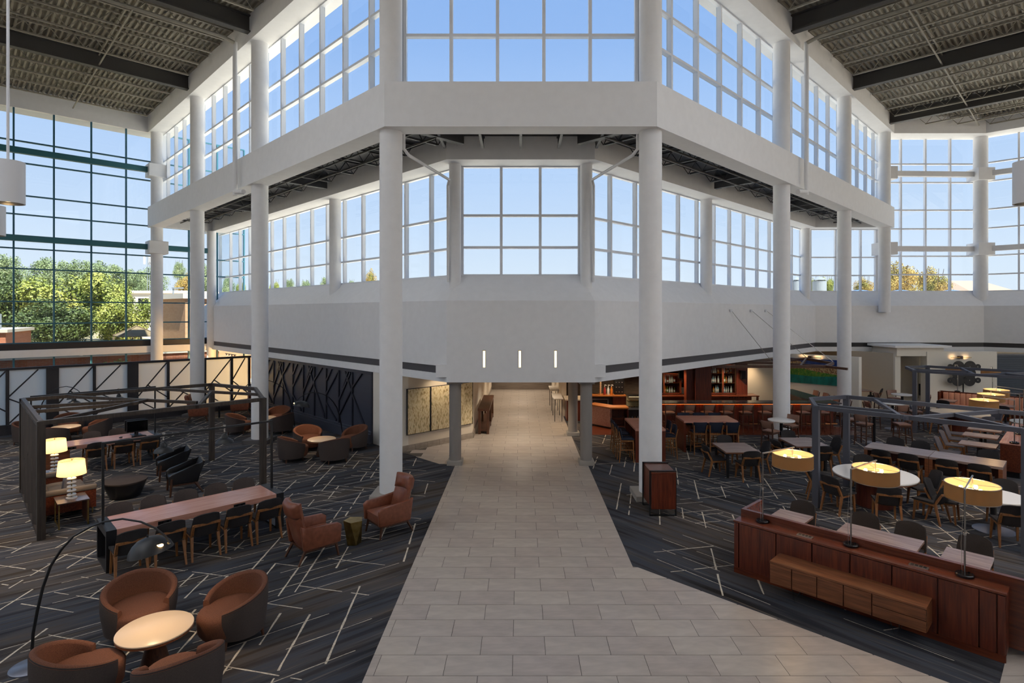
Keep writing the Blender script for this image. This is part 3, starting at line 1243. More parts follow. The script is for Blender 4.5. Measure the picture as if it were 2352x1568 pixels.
# post stations measured from the photograph along the line
def s_at(px):
    r = (px - 1196) / 1312
    # (sa + d t): x = r*y
    dx, dy = sdv
    t = (r * sa.y - sa.x) / (dx - r * dy)
    return t
wide = [s_at(v) for v in (120.5, 304.8, 462)]
thin = [s_at(v) for v in (17, 216.5, 386, 532, 572)]
step = wide[1] - wide[0]
wide = [wide[0] - step] + wide
thin = [thin[0] - step] + thin
for s in wide:
    sbox('post', screen_dark, s, .42, 0, .2, .4, 2.62)
for s in thin:
    sbox('post', screen_dark, s, .11, 0, .13, .4, 2.62)
edges = sorted([(s - .21, s + .21) for s in wide] + [(s - .05, s + .05) for s in thin])
def dbar(s0, z0, s1, z1):
    a, b = SV(s0, .03), SV(s1, .03)
    MB().bar((a.x, a.y, z0), (b.x, b.y, z1), .05, .05, up=(sn.x, sn.y, 0)).done('diagonal_bar', screen_dark, scr)
for i, (e0, e1) in enumerate(zip(edges, edges[1:])):
    a, b = e0[1], e1[0]
    c = (a + b) / 2
    w = b - a
    pc = SV(c)
    cube_part('frosted_pane', frost, scr, (pc.x, pc.y, 1.51), (w, .02, 2.22), R(45))
    if i % 2 == 0:
        dbar(a, 1.55, a + w * .78, 2.6)
        dbar(a, 1.45, b, .75)
        dbar(a, .45, a + w * .5, 1.1)
    else:
        dbar(a, 1.1, b, 2.6)
        dbar(a + w * .3, 1.6, b, .95)
        dbar(a, .9, a + w * .55, .45)
# warm corner room behind the screen's far end
yellow_wall = mat('ochre_wall', '#d8b56a', .8)
struct('wall_corner_room', MB().prism([(-14.35, 30.7), (-11.2, 33.85), (-15.6, 38.2), (-15.8, 38.0), (-11.6, 33.85), (-14.5, 30.95)], 0, Z_LOW + .02), yellow_wall)
struct('ceiling_corner_room', MB().prism([(-14.3, 30.6), (-18.9, 35.2), (-15.8, 38.3), (-11.2, 33.8)], Z_LOW, Z_LOW + .12), warm_white)

# ================================================================== OUTDOORS
E1, E2o = Vector((1, 1)) / S2, Vector((-1, 1)) / S2
gm = MB()
gm.prism([(-220, -160), (220, -160), (220, 260), (-220, 260)], -.6, -.2)
struct('ground', gm, asphalt)


def ab(a, b):
    v = E1 * a + E2o * b
    return (v.x, v.y)


BG = 54.5 / S2
struct('terrace', MB().prism([ab(-40, BG + 7.2), ab(14, BG + 7.2), ab(20, BG + 120), ab(-90, BG + 120)], -.2, 2.1), earth)
rw = root('retaining_wall')
MB().prism([ab(-40, BG + 6.8), ab(14, BG + 6.8), ab(14, BG + 7.2), ab(-40, BG + 7.2)], -.2, 2.15).done('brickwork', red_brick, rw)
MB().prism([ab(-40, BG + 6.7), ab(14, BG + 6.7), ab(14, BG + 7.3), ab(-40, BG + 7.3)], 2.15, 2.25).done('coping', asphalt, rw)


def foliage_mesh(name, m, seed, n, lumps, size):
    rd = random.Random(seed)
    mb = MB()
    L = []
    for i in range(lumps):
        while True:
            v = Vector((rd.uniform(-1, 1), rd.uniform(-1, 1), rd.uniform(-1, 1)))
            if v.length < 1:
                break
        L.append((v * .66, rd.uniform(.24, .42)))
    for i in range(n):
        c, r = L[rd.randrange(lumps)]
        d = Vector((rd.gauss(0, 1), rd.gauss(0, 1), rd.gauss(0, 1) + .25)).normalized()
        p = c + d * r * (rd.random() ** .35)
        a = Vector((rd.gauss(0, 1), rd.gauss(0, 1), rd.gauss(0, .6))).normalized()
        nn_ = (d + Vector((rd.gauss(0, .5), rd.gauss(0, .5), rd.gauss(0, .5)))).normalized()
        u = nn_.cross(a).normalized()
        w = nn_.cross(u)
        s = size * rd.uniform(.6, 1.3)
        mb.bm.faces.new([mb.bm.verts.new(p + u * s), mb.bm.verts.new(p + w * s * .7), mb.bm.verts.new(p - u * s), mb.bm.verts.new(p - w * s * .7)])
    return mb.mesh(name, m)


FOL = {'a': foliage_mesh('crown_light', leaf_a, 1, 15000, 30, .028), 'b': foliage_mesh('crown_deep_shaded', leaf_b, 2, 15000, 28, .028),
       'c': foliage_mesh('crown_gold', leaf_c, 3, 8000, 26, .036), 'd': foliage_mesh('crown_far', leaf_d, 4, 8000, 26, .034)}


def trunk_mesh():
    mb = MB()
    mb.tube([(0, 0, -1.0), (.02, 0, -.5), (-.02, .03, .1)], [.07, .05, .03], 7)
    for i in range(5):
        a = i * 1.3
        mb.tube([(0, 0, -.62 + .06 * i), (.2 * math.cos(a), .2 * math.sin(a), -.2), (.45 * math.cos(a), .45 * math.sin(a), .2)], [.03, .022, .01], 6)
    return mb.mesh('trunk', bark, 60)


TRUNK = trunk_mesh()


def tree(px, D, ytop, ybot, half, kind, label, base=2.1, group=None, rz=0.0):
    """px centre; crown from image height ytop to ybot, half width in pixels"""
    X = (px - 1196) * D / 1312
    zt, zb = 5 + (717 - ytop) * D / 1312, 5 + (717 - ybot) * D / 1312
    rz_, rx = (zt - zb) / 2, half * D / 1312
    cz = (zt + zb) / 2
    t = thing('tree', label, 'tree', (X, D, base), rz, group)
    f = link('foliage', FOL[kind], t, (0, 0, cz - base))
    f.scale = (rx, rx, rz_)
    f['kind'] = 'stuff'
    k = link('trunk', TRUNK, t, (0, 0, cz - base))
    h = (cz - base)
    k.scale = (min(rx, h), min(rx, h), max(h, .5))
    return t


tree(172, 50, 598, 790, 125, 'a', 'broad sunlit yellow-green tree filling the middle of the left window wall')
tree(25, 49, 606, 800, 100, 'b', 'shade-toned green tree at the left edge of the window wall', rz=1)
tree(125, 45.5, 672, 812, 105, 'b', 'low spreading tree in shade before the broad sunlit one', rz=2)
tree(290, 48, 650, 812, 78, 'a', 'sunlit low tree beside the white column at the far left corner', rz=3)
tree(245, 60, 612, 790, 75, 'a', 'loose light green tree behind the low one by the column', rz=4)
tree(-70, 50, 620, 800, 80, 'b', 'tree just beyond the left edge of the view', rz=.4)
for i, (px, D, yt, yb, hf) in enumerate([(20, 120, 578, 680, 40), (105, 115, 584, 690, 46), (160, 122, 588, 690, 40), (215, 125, 590, 690, 44), (262, 118, 600, 690, 36),
                                         (310, 120, 612, 690, 34), (352, 125, 608, 690, 34), (465, 110, 600, 690, 30)]):
    tree(px, D, yt, yb, hf, 'd', ['hazy tall tree on the far ridge, first from the left', 'hazy round tree on the far ridge, second from the left', 'hazy tree on the far ridge, third from the left',
                                  'hazy tree on the far ridge, fourth from the left', 'hazy tree on the far ridge, fifth from the left', 'hazy tree on the far ridge, sixth from the left',
                                  'hazy tree behind the far left white column', 'hazy tree seen past the third left column'][i], rz=i)
tree(412, 95, 598, 650, 17, 'd', 'lone round-topped pine right of the far left column')
tree(430, 88, 618, 690, 30, 'c', 'golden green tree right of the lone pine')
for i, (px, D, yt, yb, hf, kd) in enumerate([(525, 95, 628, 700, 18, 'd'), (553, 95, 640, 700, 16, 'a'), (632, 100, 640, 690, 16, 'a'), (664, 105, 636, 690, 14, 'd'), (702, 105, 640, 690, 16, 'd'),
                                             (745, 100, 632, 690, 14, 'd'), (808, 100, 640, 690, 12, 'd'), (850, 90, 612, 690, 18, 'c')]):
    tree(px, D, yt, yb, hf, kd, 'small distant tree in the left clerestory, ' + ['first', 'second', 'third', 'fourth', 'fifth', 'sixth', 'seventh', 'eighth'][i] + ' from the left', base=-.2, rz=i * .7)
tree(2060, 62, 593, 700, 52, 'c', 'golden green tree, taller of the pair in the right window wall', base=-.2)
tree(2145, 62, 606, 700, 42, 'c', 'golden green tree, lower and right of the pair in the right window wall', base=-.2, rz=2)
tree(1985, 80, 632, 690, 26, 'c', 'small golden tree left of the pair in the right window wall', base=-.2, rz=1)
tree(1900, 85, 628, 690, 22, 'a', 'small green tree behind the roof flue on the right', base=-.2, rz=3)
tree(1868, 85, 632, 690, 16, 'a', 'small green tree left of the roof flue on the right', base=-.2, rz=4)
tree(2250, 95, 650, 690, 18, 'a', 'green shrub-like tree before the distant gabled house', base=-.2, rz=4)

# hedge mound before the retaining wall
hd = thing('hedge', 'clipped bright green hedge seen under the left window ledge', 'hedge', (-24.9, 36.0, -.2))
f = link('foliage', foliage_mesh('hedge_leaf', leaf_a, 9, 4200, 40, .055), hd, (0, 0, 1.15), R(45))
f.scale = (2.3, 1.0, 1.45)
f['kind'] = 'stuff'
for i, (x, y, lb) in enumerate([(-29.3, 33.0, 'dull green shrub at the far left under the window ledge'), (-28.4, 33.8, 'dull green shrub right of the far left one under the ledge')]):
    h2 = thing('shrub', lb, 'shrub', (x, y, -.2))
    f = link('foliage', FOL['b'], h2, (0, 0, .85))
    f.scale = (1.5, 1.0, 1.0)
    f['kind'] = 'stuff'

# buildings
bb = thing('brick_building', 'tan brick building with parapet, half in sun, behind the far left columns', 'building')
pts = [(-29.3, 45.4), (-24.2, 41.2), (-20.5, 46.0), (-25.6, 50.2)]
MB().prism(pts, -.2, 6.0).done('brick_wall', brick, bb)
MB().prism([(-29.5, 45.3), (-24.2, 40.95), (-20.2, 46.0), (-25.6, 50.5)], 6.0, 6.35).done('parapet', roof_grey, bb)
rb = thing('brick_building', 'red brick block low at the left edge beyond the glass', 'building')
MB().prism([(-40, 34), (-33.0, 36.6), (-36, 42), (-43, 39)], -.2, 3.7).done('brick_wall', red_brick, rb)
MB().prism([(-40.2, 33.7), (-32.8, 36.5), (-36, 42.3), (-43.3, 39)], 3.7, 3.9).done('coping', asphalt, rb)
MB().box(-.25, .25, -.2, .2, 3.9, 4.9).done('roof_unit', galv, rb, loc=(-34.6, 37.6, 0))
wb_ = thing('office_building', 'pale flat-roofed office with dark windows beyond the sunlit tree', 'building')
MB().box(-5, 5.5, 0, 8, 1.0, 7.6).done('wall', pale_render, wb_, loc=(-50, 78, 0))
MB().box(-5.2, 5.7, -.2, 8.2, 7.6, 7.95).done('roof_edge', roof_grey, wb_, loc=(-50, 78, 0))
for i in range(5):
    MB().box(-.7, .7, -.06, .02, 0, 1.3).done('window', screen_glass, wb_, loc=(-53.6 + i * 2.1, 78, 5.6))
gb_ = thing('low_building', 'long grey-roofed building behind the tan brick one', 'building')
MB().box(-9, 9, 0, 10, 1, 7.2).done('wall', pale_render, gb_, loc=(-52, 92, 0))
MB().prism([(-9.5, -1), (9.5, -1), (9.5, 11), (-9.5, 11)], 7.2, 8.2).done('roof', roof_grey, gb_, loc=(-52, 92, 0))
dk_roof = mat('weathered_roof', '#77694f', .85)
gz = thing('gazebo', 'small timber-roofed garden shelter by the far left column', 'gazebo', (-26.9, 40.0, 2.1))
for x in (-1.3, 1.3):
    for y in (-1.3, 1.3):
        MB().box(x - .06, x + .06, y - .06, y + .06, 0, 1.7).done('post', dk_roof, gz)
MB().lathe([(2.3, 1.7), (2.3, 1.78), (0, 2.7)], 4).done('roof', dk_roof, gz)
for k in range(4):
    a = R(90 * k)
    MB().bar((2.3 * math.cos(a), 2.3 * math.sin(a), 1.82), (0, 0, 2.74), .08, .06).done('ridge', dk_roof, gz)
gz.scale = (.72, .72, .72)
mast = thing('radio_mast', 'lattice radio mast above the trees by the far left column', 'mast', (-71.5, 110, 0))
mb = MB()
for k in range(3):
    a = R(120 * k)
    mb.tube([(.5 * math.cos(a), .5 * math.sin(a), 0), (.3 * math.cos(a), .3 * math.sin(a), 15.6)], .06, 5)
mb.done('legs', galv, mast)
mb = MB()
for k in range(10):
    a, b = R(120 * k), R(120 * (k + 1))
    mb.bar((.45 * math.cos(a), .45 * math.sin(a), 1.5 * k), (.45 * math.cos(b), .45 * math.sin(b), 1.5 * k + 1.5), .05, .05)
mb.done('bracing', galv, mast)
for k in range(3):
    a = R(120 * k)
    MB().box(-.15, .15, -.1, .1, 14.2, 15.8).done('antenna', pale_render, mast, loc=(.9 * math.cos(a), .9 * math.sin(a), 0))
for px, lb in ((398, 'slim street lamp beyond the tan brick building'),):
    D = 70
    t = thing('street_lamp', lb, 'street lamp', ((px - 1196) * D / 1312, D, 1.7))
    MB().tube([(0, 0, 0), (0, 0, 6.3)], .09, 8).done('pole', galv, t)
    MB().box(-.1, 1.2, -.15, .15, 6.2, 6.35).done('lamp_head', galv, t)
# right side: flues, house, domes on the neighbouring roof
for px, D, r, yt, lb in ((1882, 48, .55, 632, 'fat grey roof flue in the right window'), (1828, 48, .42, 640, 'slim grey roof flue left of the fat one')):
    X = (px - 1196) * D / 1312
    t = thing('roof_flue', lb, 'flue', (X, D, 5.0))
    MB().lathe([(r, 0), (r, 2.6), (r * .2, 2.7)], 20).done('stack', galv, t, 40)
    MB().lathe([(r * 1.1, 2.72), (0, 3.05)], 20).done('cap', galv, t, 40)
    for k in range(3):
        a = R(120 * k)
        MB().bar((r * .8 * math.cos(a), r * .8 * math.sin(a), 2.6), (r * .8 * math.cos(a), r * .8 * math.sin(a), 2.8), .05, .05).done('stay', galv, t)
hs = thing('gabled_house', 'distant house with brown hipped roof at the right', 'house', ((2222 - 1196) * 95 / 1312, 95, 0))
MB().box(-5, 5, -3, 5, -.2, 8.0).done('wall', pale_render, hs)
mb = MB()
mb.sweep([[(-6, -4, 8), (-6, 6, 8), (-5.6, 1, 8.2)], [(-2, -4, 8), (-2, 6, 8), (-2, 1, 10.3)], [(5, -4, 8), (5, 6, 8), (3, 1, 10.3)], [(6, -4, 8), (6, 6, 8), (5.6, 1, 8.2)]])
mb.done('roof', roof_tile, hs)
nb_ = root('roof_neighbour')
MB().box(22, 46, 41, 60, -.2, 5.6).done('roof_deck', roof_grey, nb_)
for px, lb in ((1975, 'blue roof dome left of the golden trees'), (2068, 'blue roof dome under the golden trees'), (2185, 'blue roof dome right of the golden trees')):
    D = 48
    t = thing('roof_dome', lb, 'skylight', ((px - 1196) * D / 1312, D, 5.6))
    MB().box(-1.5, 1.5, -.8, .8, 0, .6).done('curb', galv, t)
    MB().lathe([(1.4, .6), (1.25, .95), (.8, 1.2), (0, 1.3)], 20, sy=.55).done('dome', metal_blue, t, 60)

# ================================================================== FURNITURE BUILDERS
def leg(root_, m, p, q, r0, r1, seg=4, name='leg'):
    return MB().taper(p, q, r0, r1, seg).done(name, m, root_)


def dining(fab, nm):
    def build():
        t = thing('dining_chair', nm, 'chair')
        # padded seat
        def seat(u, v):
            x = (u - .5) * .50 * (1 - .10 * (1 - v))
            return (x, -.24 + .50 * v, .475 - .025 * math.sin(math.pi * u) - .02 * (1 - v) + (.0 if v > .1 else .015))
        MB().shell(seat, 6, 6, .075, .45).done('seat', fab, t, 60)
        # curved back shell: u across, v up
        def back(u, v):
            w = .50 - .06 * v * v
            x = (u - .5) * w
            k = (2 * u - 1)
            z = .45 + .43 * v - .05 * (abs(k) ** 3) * v
            y = -.235 - .13 * v - .02 + .075 * k * k
            return (x, y, z)
        MB().shell(back, 8, 6, .05, .5).done('backrest', fab, t, 60)
        for s in (-1, 1):
            leg(t, oak, (s * .205, .20, .45), (s * .225, .235, 0), .036, .022)
        for s in (-1, 1):
            b = MB()
            b.taper((s * .225, -.20, .45), (s * .245, -.31, 0), .038, .022)
            b.taper((s * .225, -.20, .44), (s * .225, -.335, .69), .036, .026)
            b.done('leg', oak, t)
        b = MB()
        b.bar((-.225, -.332, .675), (.225, -.332, .675), .035, .045)
        b.done('back_rail', oak, t)
        b = MB()
        for s in (-1, 1):
            b.bar((s * .205, .20, .425), (s * .225, -.21, .415), .03, .04)
        b.done('seat_frame', oak, t)
        t['category'] = 'chair'
        return t
    return build


chair_dark = dining(charcoal, 'charcoal dining chair')
chair_grey = dining(grey_fab, 'grey dining chair')
chair_lit = dining(shell_fab, 'lit-toned dining chair')  # paler fabric puts the light on the far-side chairs into their colour


def barrel():
    t = thing('barrel_chair', 'barrel chair', 'armchair')
    A, B = .49, .43          # half width, half depth
    n = 28
    def rim(th):             # th=0 at back, +-pi towards front
        k = abs(th) / R(140)
        return .80 - .27 * (k ** 1.6)
    def pos(th, r, z):
        return (A * r * math.sin(th), -B * r * math.cos(th) + .02, z)
    T = R(140)
    # outer shell
    def outer(u, v):
        th = -T + 2 * T * u
        z = .13 + (rim(th) - .02 - .13) * v
        return pos(th, .90 + .10 * min(1, v * 1.6), z)
    def top(u, v):
        th = -T + 2 * T * u
        a = math.pi * v
        return pos(th, 1.0 - .09 + .09 * math.cos(a) , rim(th) - .02 + .035 * math.sin(a))
    def inner(u, v):
        th = -T + 2 * T * u
        zt = rim(th) - .02
        return pos(th, .82 - .08 * (v ** .8), zt + (.36 - zt) * v)
    mb = MB().grid(outer, n, 6)
    # closing bottom
    mb.bm.faces.new([mb.bm.verts.new(pos(-T + 2 * T * i / n, .90, .13)) for i in range(n + 1)])
    mb.done('outer_shell', shell_fab, t, 50)
    def rimt(u, v):
        th = -T + 2 * T * u
        a = 2 * math.pi * v
        rr = .985 + .014 * math.cos(a)
        return pos(th, rr, rim(th) - .012 + .012 * math.sin(a))
    mb = MB().grid(inner, n, 6)
    mb.grid(top, n, 4)
    # arm end faces
    for e in (0.0, 1.0):
        pts = [outer(e, v / 6) for v in range(7)] + [top(e, v / 4) for v in range(1, 5)] + [inner(e, v / 6) for v in range(1, 7)]
        mb.bm.faces.new([mb.bm.verts.new(p) for p in pts])
    mb.done('inner_back', brown_fab, t, 50)
    MB().grid(rimt, n, 6).done('piping', piping_mat, t, 50)
    # seat cushion, D-shaped, running down to the base in front
    ring = []
    N = 28
    for i in range(N):
        a = 2 * math.pi * i / N
        x, y = math.sin(a), -math.cos(a)
        ring.append((x, y))
    mb = MB()
    secs = [(.78, .13), (.86, .20), (.88, .34), (.885, .41), (.84, .455), (.70, .472), (.0, .478)]
    rings = []
    for r, z in secs:
        if r == 0:
            rings.append([mb.bm.verts.new((0, .06, z))])
            continue
        rr = []
        for x, y in ring:
            f = 1.0 if y > 0 else 1.0
            yy = (y * B * (1.18 if y > 0 else .86)) * r / .88
            xx = x * A * (.80 if y < .15 else .80 + .04 * y) * r / .88
            rr.append(mb.bm.verts.new((xx, yy + .03, z)))
        rings.append(rr)
    for a, b in zip(rings, rings[1:]):
        for k in range(N):
            j = (k + 1) % N
            if len(b) == 1:
                mb.bm.faces.new((a[k], a[j], b[0]))
            else:
                mb.bm.faces.new((a[k], a[j], b[j], b[k]))
    mb.bm.faces.new(rings[0][::-1])
    mb.done('seat_cushion', brown_fab, t, 60)
    for sx in (-1, 1):
        for sy in (-1, 1):
            leg(t, dk_walnut, (sx * .27, sy * .25 + .02, .15), (sx * .29, sy * .27 + .02, 0), .03, .018, 8)
    return t


def wingchair():
    t = thing('wing_chair', 'wing chair', 'armchair')
    MB().box(-.30, .30, -.26, .36, .27, .42, .03, 2).done('seat_base', tan_leather, t, 40)
    def cush(u, v):
        return ((u - .5) * .56, -.22 + .60 * v, .45 + .02 * math.sin(math.pi * u) * math.sin(math.pi * v))
    MB().shell(cush, 6, 6, .10, .5).done('seat_cushion', tan_leather, t, 60)
    def back(u, v):
        k = 2 * u - 1
        w = .62 - .06 * v
        return (k * w / 2, -.27 - .17 * v + .09 * abs(k) ** 2.5, .28 + .62 * v)
    MB().shell(back, 8, 6, .11, .6).done('backrest', tan_leather, t, 60)
    def head(u, v):
        k = 2 * u - 1
        return (k * .29, -.425 - .06 * v + .10 * abs(k) ** 2.5, .86 + .30 * v)
    MB().shell(head, 8, 5, .17, .45).done('headrest', tan_leather, t, 60)
    for s in (-1, 1):
        mb = MB()
        pts = [(.40, .27), (.42, .60), (.34, .66), (-.30, .68), (-.40, .75), (-.34, .27)]
        st = []
        for x in (s * .29, s * .37):
            st.append([(x + s * .02 * (z - .27), y, z) for y, z in pts])
        mb.sweep(st)
        bmesh.ops.bevel(mb.bm, geom=mb.bm.edges[:], offset=.022, segments=2, affect='EDGES', profile=.5)
        mb.done('arm', tan_leather, t, 50)
    MB().box(-.34, .34, -.30, .34, .235, .275).done('base_rail', dk_walnut, t)
    for s in (-1, 1):
        leg(t, dk_walnut, (s * .30, .32, .26), (s * .33, .37, 0), .034, .02, 6)
        leg(t, dk_walnut, (s * .29, -.28, .26), (s * .31, -.42, 0), .034, .02, 6)
    return t


def lounge():
    t = thing('lounge_chair', 'lounge chair', 'armchair')
    def seat(u, v):
        return ((u - .5) * .56, -.26 + .60 * v, .40 + .03 * v)
    MB().shell(seat, 6, 6, .13, .5).done('seat', black_leather, t, 60)
    def back(u, v):
        k = 2 * u - 1
        return (k * .34, -.27 - .17 * v, .36 + .46 * v)
    MB().shell(back, 6, 6, .10, .6).done('backrest', black_leather, t, 60)
    for s in (-1, 1):
        mb = MB()
        prof = [(.36, .30), (.37, .52), (.30, .58), (-.26, .74), (-.42, .82), (-.30, .30)]
        mb.sweep([[(s * .30, y, z) for y, z in prof], [(s * .385, y, z) for y, z in prof]])
        bmesh.ops.bevel(mb.bm, geom=mb.bm.edges[:], offset=.025, segments=2, affect='EDGES', profile=.5)
        mb.done('arm', black_leather, t, 50)
        leg(t, dk_walnut, (s * .36, .30, .46), (s * .37, .33, 0), .04, .024, 6)
        leg(t, dk_walnut, (s * .33, -.22, .32), (s * .35, -.42, 0), .04, .022, 6)
    MB().box(-.36, .36, -.28, .30, .26, .31).done('seat_rail', dk_walnut, t)
    return t


def stool(fab, wd, nm, sh=.76, fullback=False):
    def build():
        t = thing('bar_stool', nm, 'bar stool')
        def seat(u, v):
            return ((u - .5) * .46, -.21 + .43 * v, sh + .015 * math.sin(math.pi * u))
        MB().shell(seat, 5, 5, .075, .5).done('seat', fab, t, 60)
        z0 = sh + .06 if fullback else sh + .12
        def back(u, v):
            k = 2 * u - 1
            return (k * .235, -.235 - .05 * v + .05 * k * k, z0 + (.30 if fullback else .25) * v)
        MB().shell(back, 6, 4, .05, .5).done('backrest', fab, t, 60)
        for s in (-1, 1):
            leg(t, wd, (s * .19, .19, sh - .03), (s * .21, .215, 0), .027, .02)
            b = MB()
            b.taper((s * .20, -.21, sh - .03), (s * .215, -.27, 0), .028, .02)
            b.taper((s * .20, -.21, sh - .05), (s * .225, -.285, z0 + .20), .028, .02)
            b.done('leg', wd, t)
        for z, r in ((.30, .02), (.42, .02)):
            b = MB()
            if z < .4:
                b.bar((-.2, .2, z), (.2, .2, z), r, r * 1.6)
                b.bar((-.2, -.235, z), (.2, -.235, z), r, r * 1.6)
            else:
                for s in (-1, 1):
                    b.bar((s * .2, .2, z), (s * .205, -.235, z), r, r * 1.6)
            b.done('stretcher', wd, t)
        b = MB()
        b.bar((-.2, -.20, sh - .06), (.2, -.20, sh - .06), .025, .05)
        b.bar((-.2, .19, sh - .06), (.2, .19, sh - .06), .025, .05)
        for s in (-1, 1):
            b.bar((s * .195, .19, sh - .06), (s * .2, -.21, sh - .06), .025, .05)
        b.done('seat_frame', wd, t)
        return t
    return build


stool_tan = stool(stool_leather, dk_walnut, 'taupe bar stool', .80)
stool_navy = stool(navy_fab, oak, 'navy counter stool', .78, True)


def console_lamp():
    """swing-arm lamp: pole at the origin, arm towards +Y"""
    t = thing('swing_arm_lamp', 'lamp', 'lamp')
    b = MB().lathe([(0, 0), (.115, 0), (.12, .012), (.12, .035), (.11, .045), (0, .045)], 28).done('base', black_gloss, t, 40)
    for k in range(4):
        a = R(45 + 90 * k)
        MB().lathe([(0, .045), (.014, .045), (.014, .06), (0, .06)], 10).done('knob', black_gloss, b, loc=(.065 * math.cos(a), .065 * math.sin(a), 0))
    MB().tube([(0, 0, .04), (0, 0, 1.32)], .0135, 10).done('pole', chrome, t, 40)
    MB().tube([(0, 0, .62), (0, 0, .66)], .02, 10).done('collar', nickel, t, 40)
    MB().bar((0, -.01, 1.31), (0, .76, 1.37), .022, .022).done('arm', nickel, t)
    MB().tube([(0, .72, 1.365), (0, .72, 1.17)], .009, 8).done('stem', nickel, t, 40)
    c = (0, .72, 0)
    r = .37
    sh = MB().lathe([(r, 1.0), (r, 1.245)], 40, c)
    sh = sh.done('shade', linen, t, 60)
    MB().lathe([(r - .006, 1.002), (r - .006, 1.243)], 40, c).done('lining', linen_in, sh, 60)
    mb = MB()
    for k in range(3):
        a = R(120 * k + 20)
        mb.tube([(0, .72, 1.235), (r * math.cos(a), .72 + r * math.sin(a), 1.235)], .0035, 5)
    for z in (1.0, 1.245):
        mb.lathe([(r + .002, z - .004), (r + .002, z + .004), (r - .008, z + .004), (r - .008, z - .004), (r + .002, z - .004)], 40, c)
    mb.done('spider', nickel, sh)
    for k in range(3):
        a = R(120 * k + 80)
        p = Vector((.15 * math.cos(a), .72 + .15 * math.sin(a), 1.17))
        MB().tube([(0, .72, 1.17), p], .008, 6).done('bulb_arm', nickel, t)
        MB().lathe([(0, -.035), (.022, -.03), (.032, 0), (.022, .03), (0, .036)], 10, p).done('bulb', bulb_mat, t, 60)
    mb = MB()
    mb.tube([(-.03, -.02, .04), (-.04, -.03, .5), (-.02, -.02, .9)], .003, 5)
    mb.done('cord', nickel, t)
    return t


def place_lamp(x, y, z, dx, dy, label, group, power=34):
    o = place(console_lamp, x, y, face(dx, dy), label, group, z)
    d = Vector((dx, dy)).normalized() * .72
    point_light((x + d.x, y + d.y, z + 1.13), power, (1, .66, .34), .10)
    return o


def drum_lamp():
    t = thing('table_lamp', 'lamp', 'lamp')
    MB().lathe([(0, 0), (.10, 0), (.10, .02), (.02, .03), (0, .03)], 24).done('base', acrylic, t, 40)
    MB().tube([(0, 0, .02), (0, 0, .62)], .012, 8).done('stem', brass, t, 40)
    for k in range(5):
        z = .06 + .085 * k
        MB().lathe([(0, z), (.075, z), (.085, z + .012), (.075, z + .03), (0, z + .03)], 24).done('disc', acrylic, t, 50)
    sh = MB().lathe([(.255, .50), (.225, .80)], 36).done('shade', cream_shade, t, 60)
    mb = MB()
    for k in range(3):
        a = R(120 * k)
        mb.tube([(0, 0, .79), (.226 * math.cos(a), .226 * math.sin(a), .79)], .003, 5)
    mb.lathe([(0, .83), (.012, .82), (0, .79)], 8)
    mb.done('finial', brass, t)
    MB().lathe([(0, .60), (.03, .62), (.035, .65), (.02, .69), (0, .70)], 10).done('bulb', bulb_mat, t, 60)
    return t


def arc_lamp(sign=1):
    """base at origin, arc in the local XZ plane towards +X"""
    def build():
        t = thing('arc_lamp', 'lamp', 'lamp')
        b = MB().lathe([(0, 0), (.25, 0), (.25, .02), (.24, .028), (0, .03)], 36).done('base', disc_metal, t, 40)
        pts = [(0, .03), (.03, .48), (.09, .80), (.17, 1.13), (.28, 1.43), (.43, 1.66), (.61, 1.85), (.84, 1.98), (1.05, 2.06), (1.31, 2.10), (1.57, 2.06), (1.78, 1.97), (1.92, 1.86), (1.98, 1.77)]
        MB().tube([(x, 0, z) for x, z in pts], [.02] * 6 + [.014] * 8, 8).done('arc_pole', black_metal, t, 40)
        # dome shade, tilted
        prof = [(0.0, .16), (.05, .158), (.14, .135), (.21, .085), (.26, .02), (.285, -.05), (.28, -.05), (.25, .02), (.20, .08), (.13, .125), (.04, .148), (0, .15)]
        s = MB().lathe(prof, 32).done('shade', black_metal, t, 40)
        s.location = (1.70, 0, 1.69)
        s.rotation_euler = (0, R(-12), 0)
        MB().lathe([(0, .02), (.02, .025), (.03, .05), (.02, .09), (0, .10)], 10).done('bulb', bulb_mat, t, 60, loc=(1.72, 0, 1.66))
        MB().lathe([(0, .155), (.012, .16), (.012, .19), (0, .19)], 8).done('finial', black_metal, s)
        MB().lathe([(0, 0), (.028, 0), (.05, .012), (.05, .03), (0, .03)], 14, sx=1, sy=.6).done('vent_window', bulb_mat, t, 50, loc=(1.90, -.1, 1.755))
        MB().bar((1.98, 0, 1.77), (1.90, 0, 1.74), .02, .03).done('bracket', nickel, t)
        return t
    return build


arc_a = arc_lamp()


def place_arc(x, y, dx, dy, label, power=30):
    a = math.atan2(dy, dx)
    o = place(arc_a, x, y, a, label, 'black arc floor lamps')
    d = Vector((dx, dy)).normalized() * 1.70
    spot_light((x + d.x, y + d.y, 1.66), power, (x + d.x, y + d.y, 0), 120, (1, .7, .4), .05, .5)
    return o


def round_low_table():
    t = thing('cocktail_table', 'table', 'table')
    MB().lathe([(0, .55), (.455, .55), (.475, .565), (.475, .58), (.46, .59), (0, .59)], 48).done('tabletop', cream_top, t, 40)
    MB().lathe([(.455, .525), (.472, .53), (.472, .555), (.40, .555)], 48).done('edge_band', walnut_dk, t, 40)
    MB().lathe([(0, 0), (.20, 0), (.20, .03), (.09, .45), (.13, .55), (0, .55)], 28).done('pedestal', dk_walnut, t, 40)
    return t


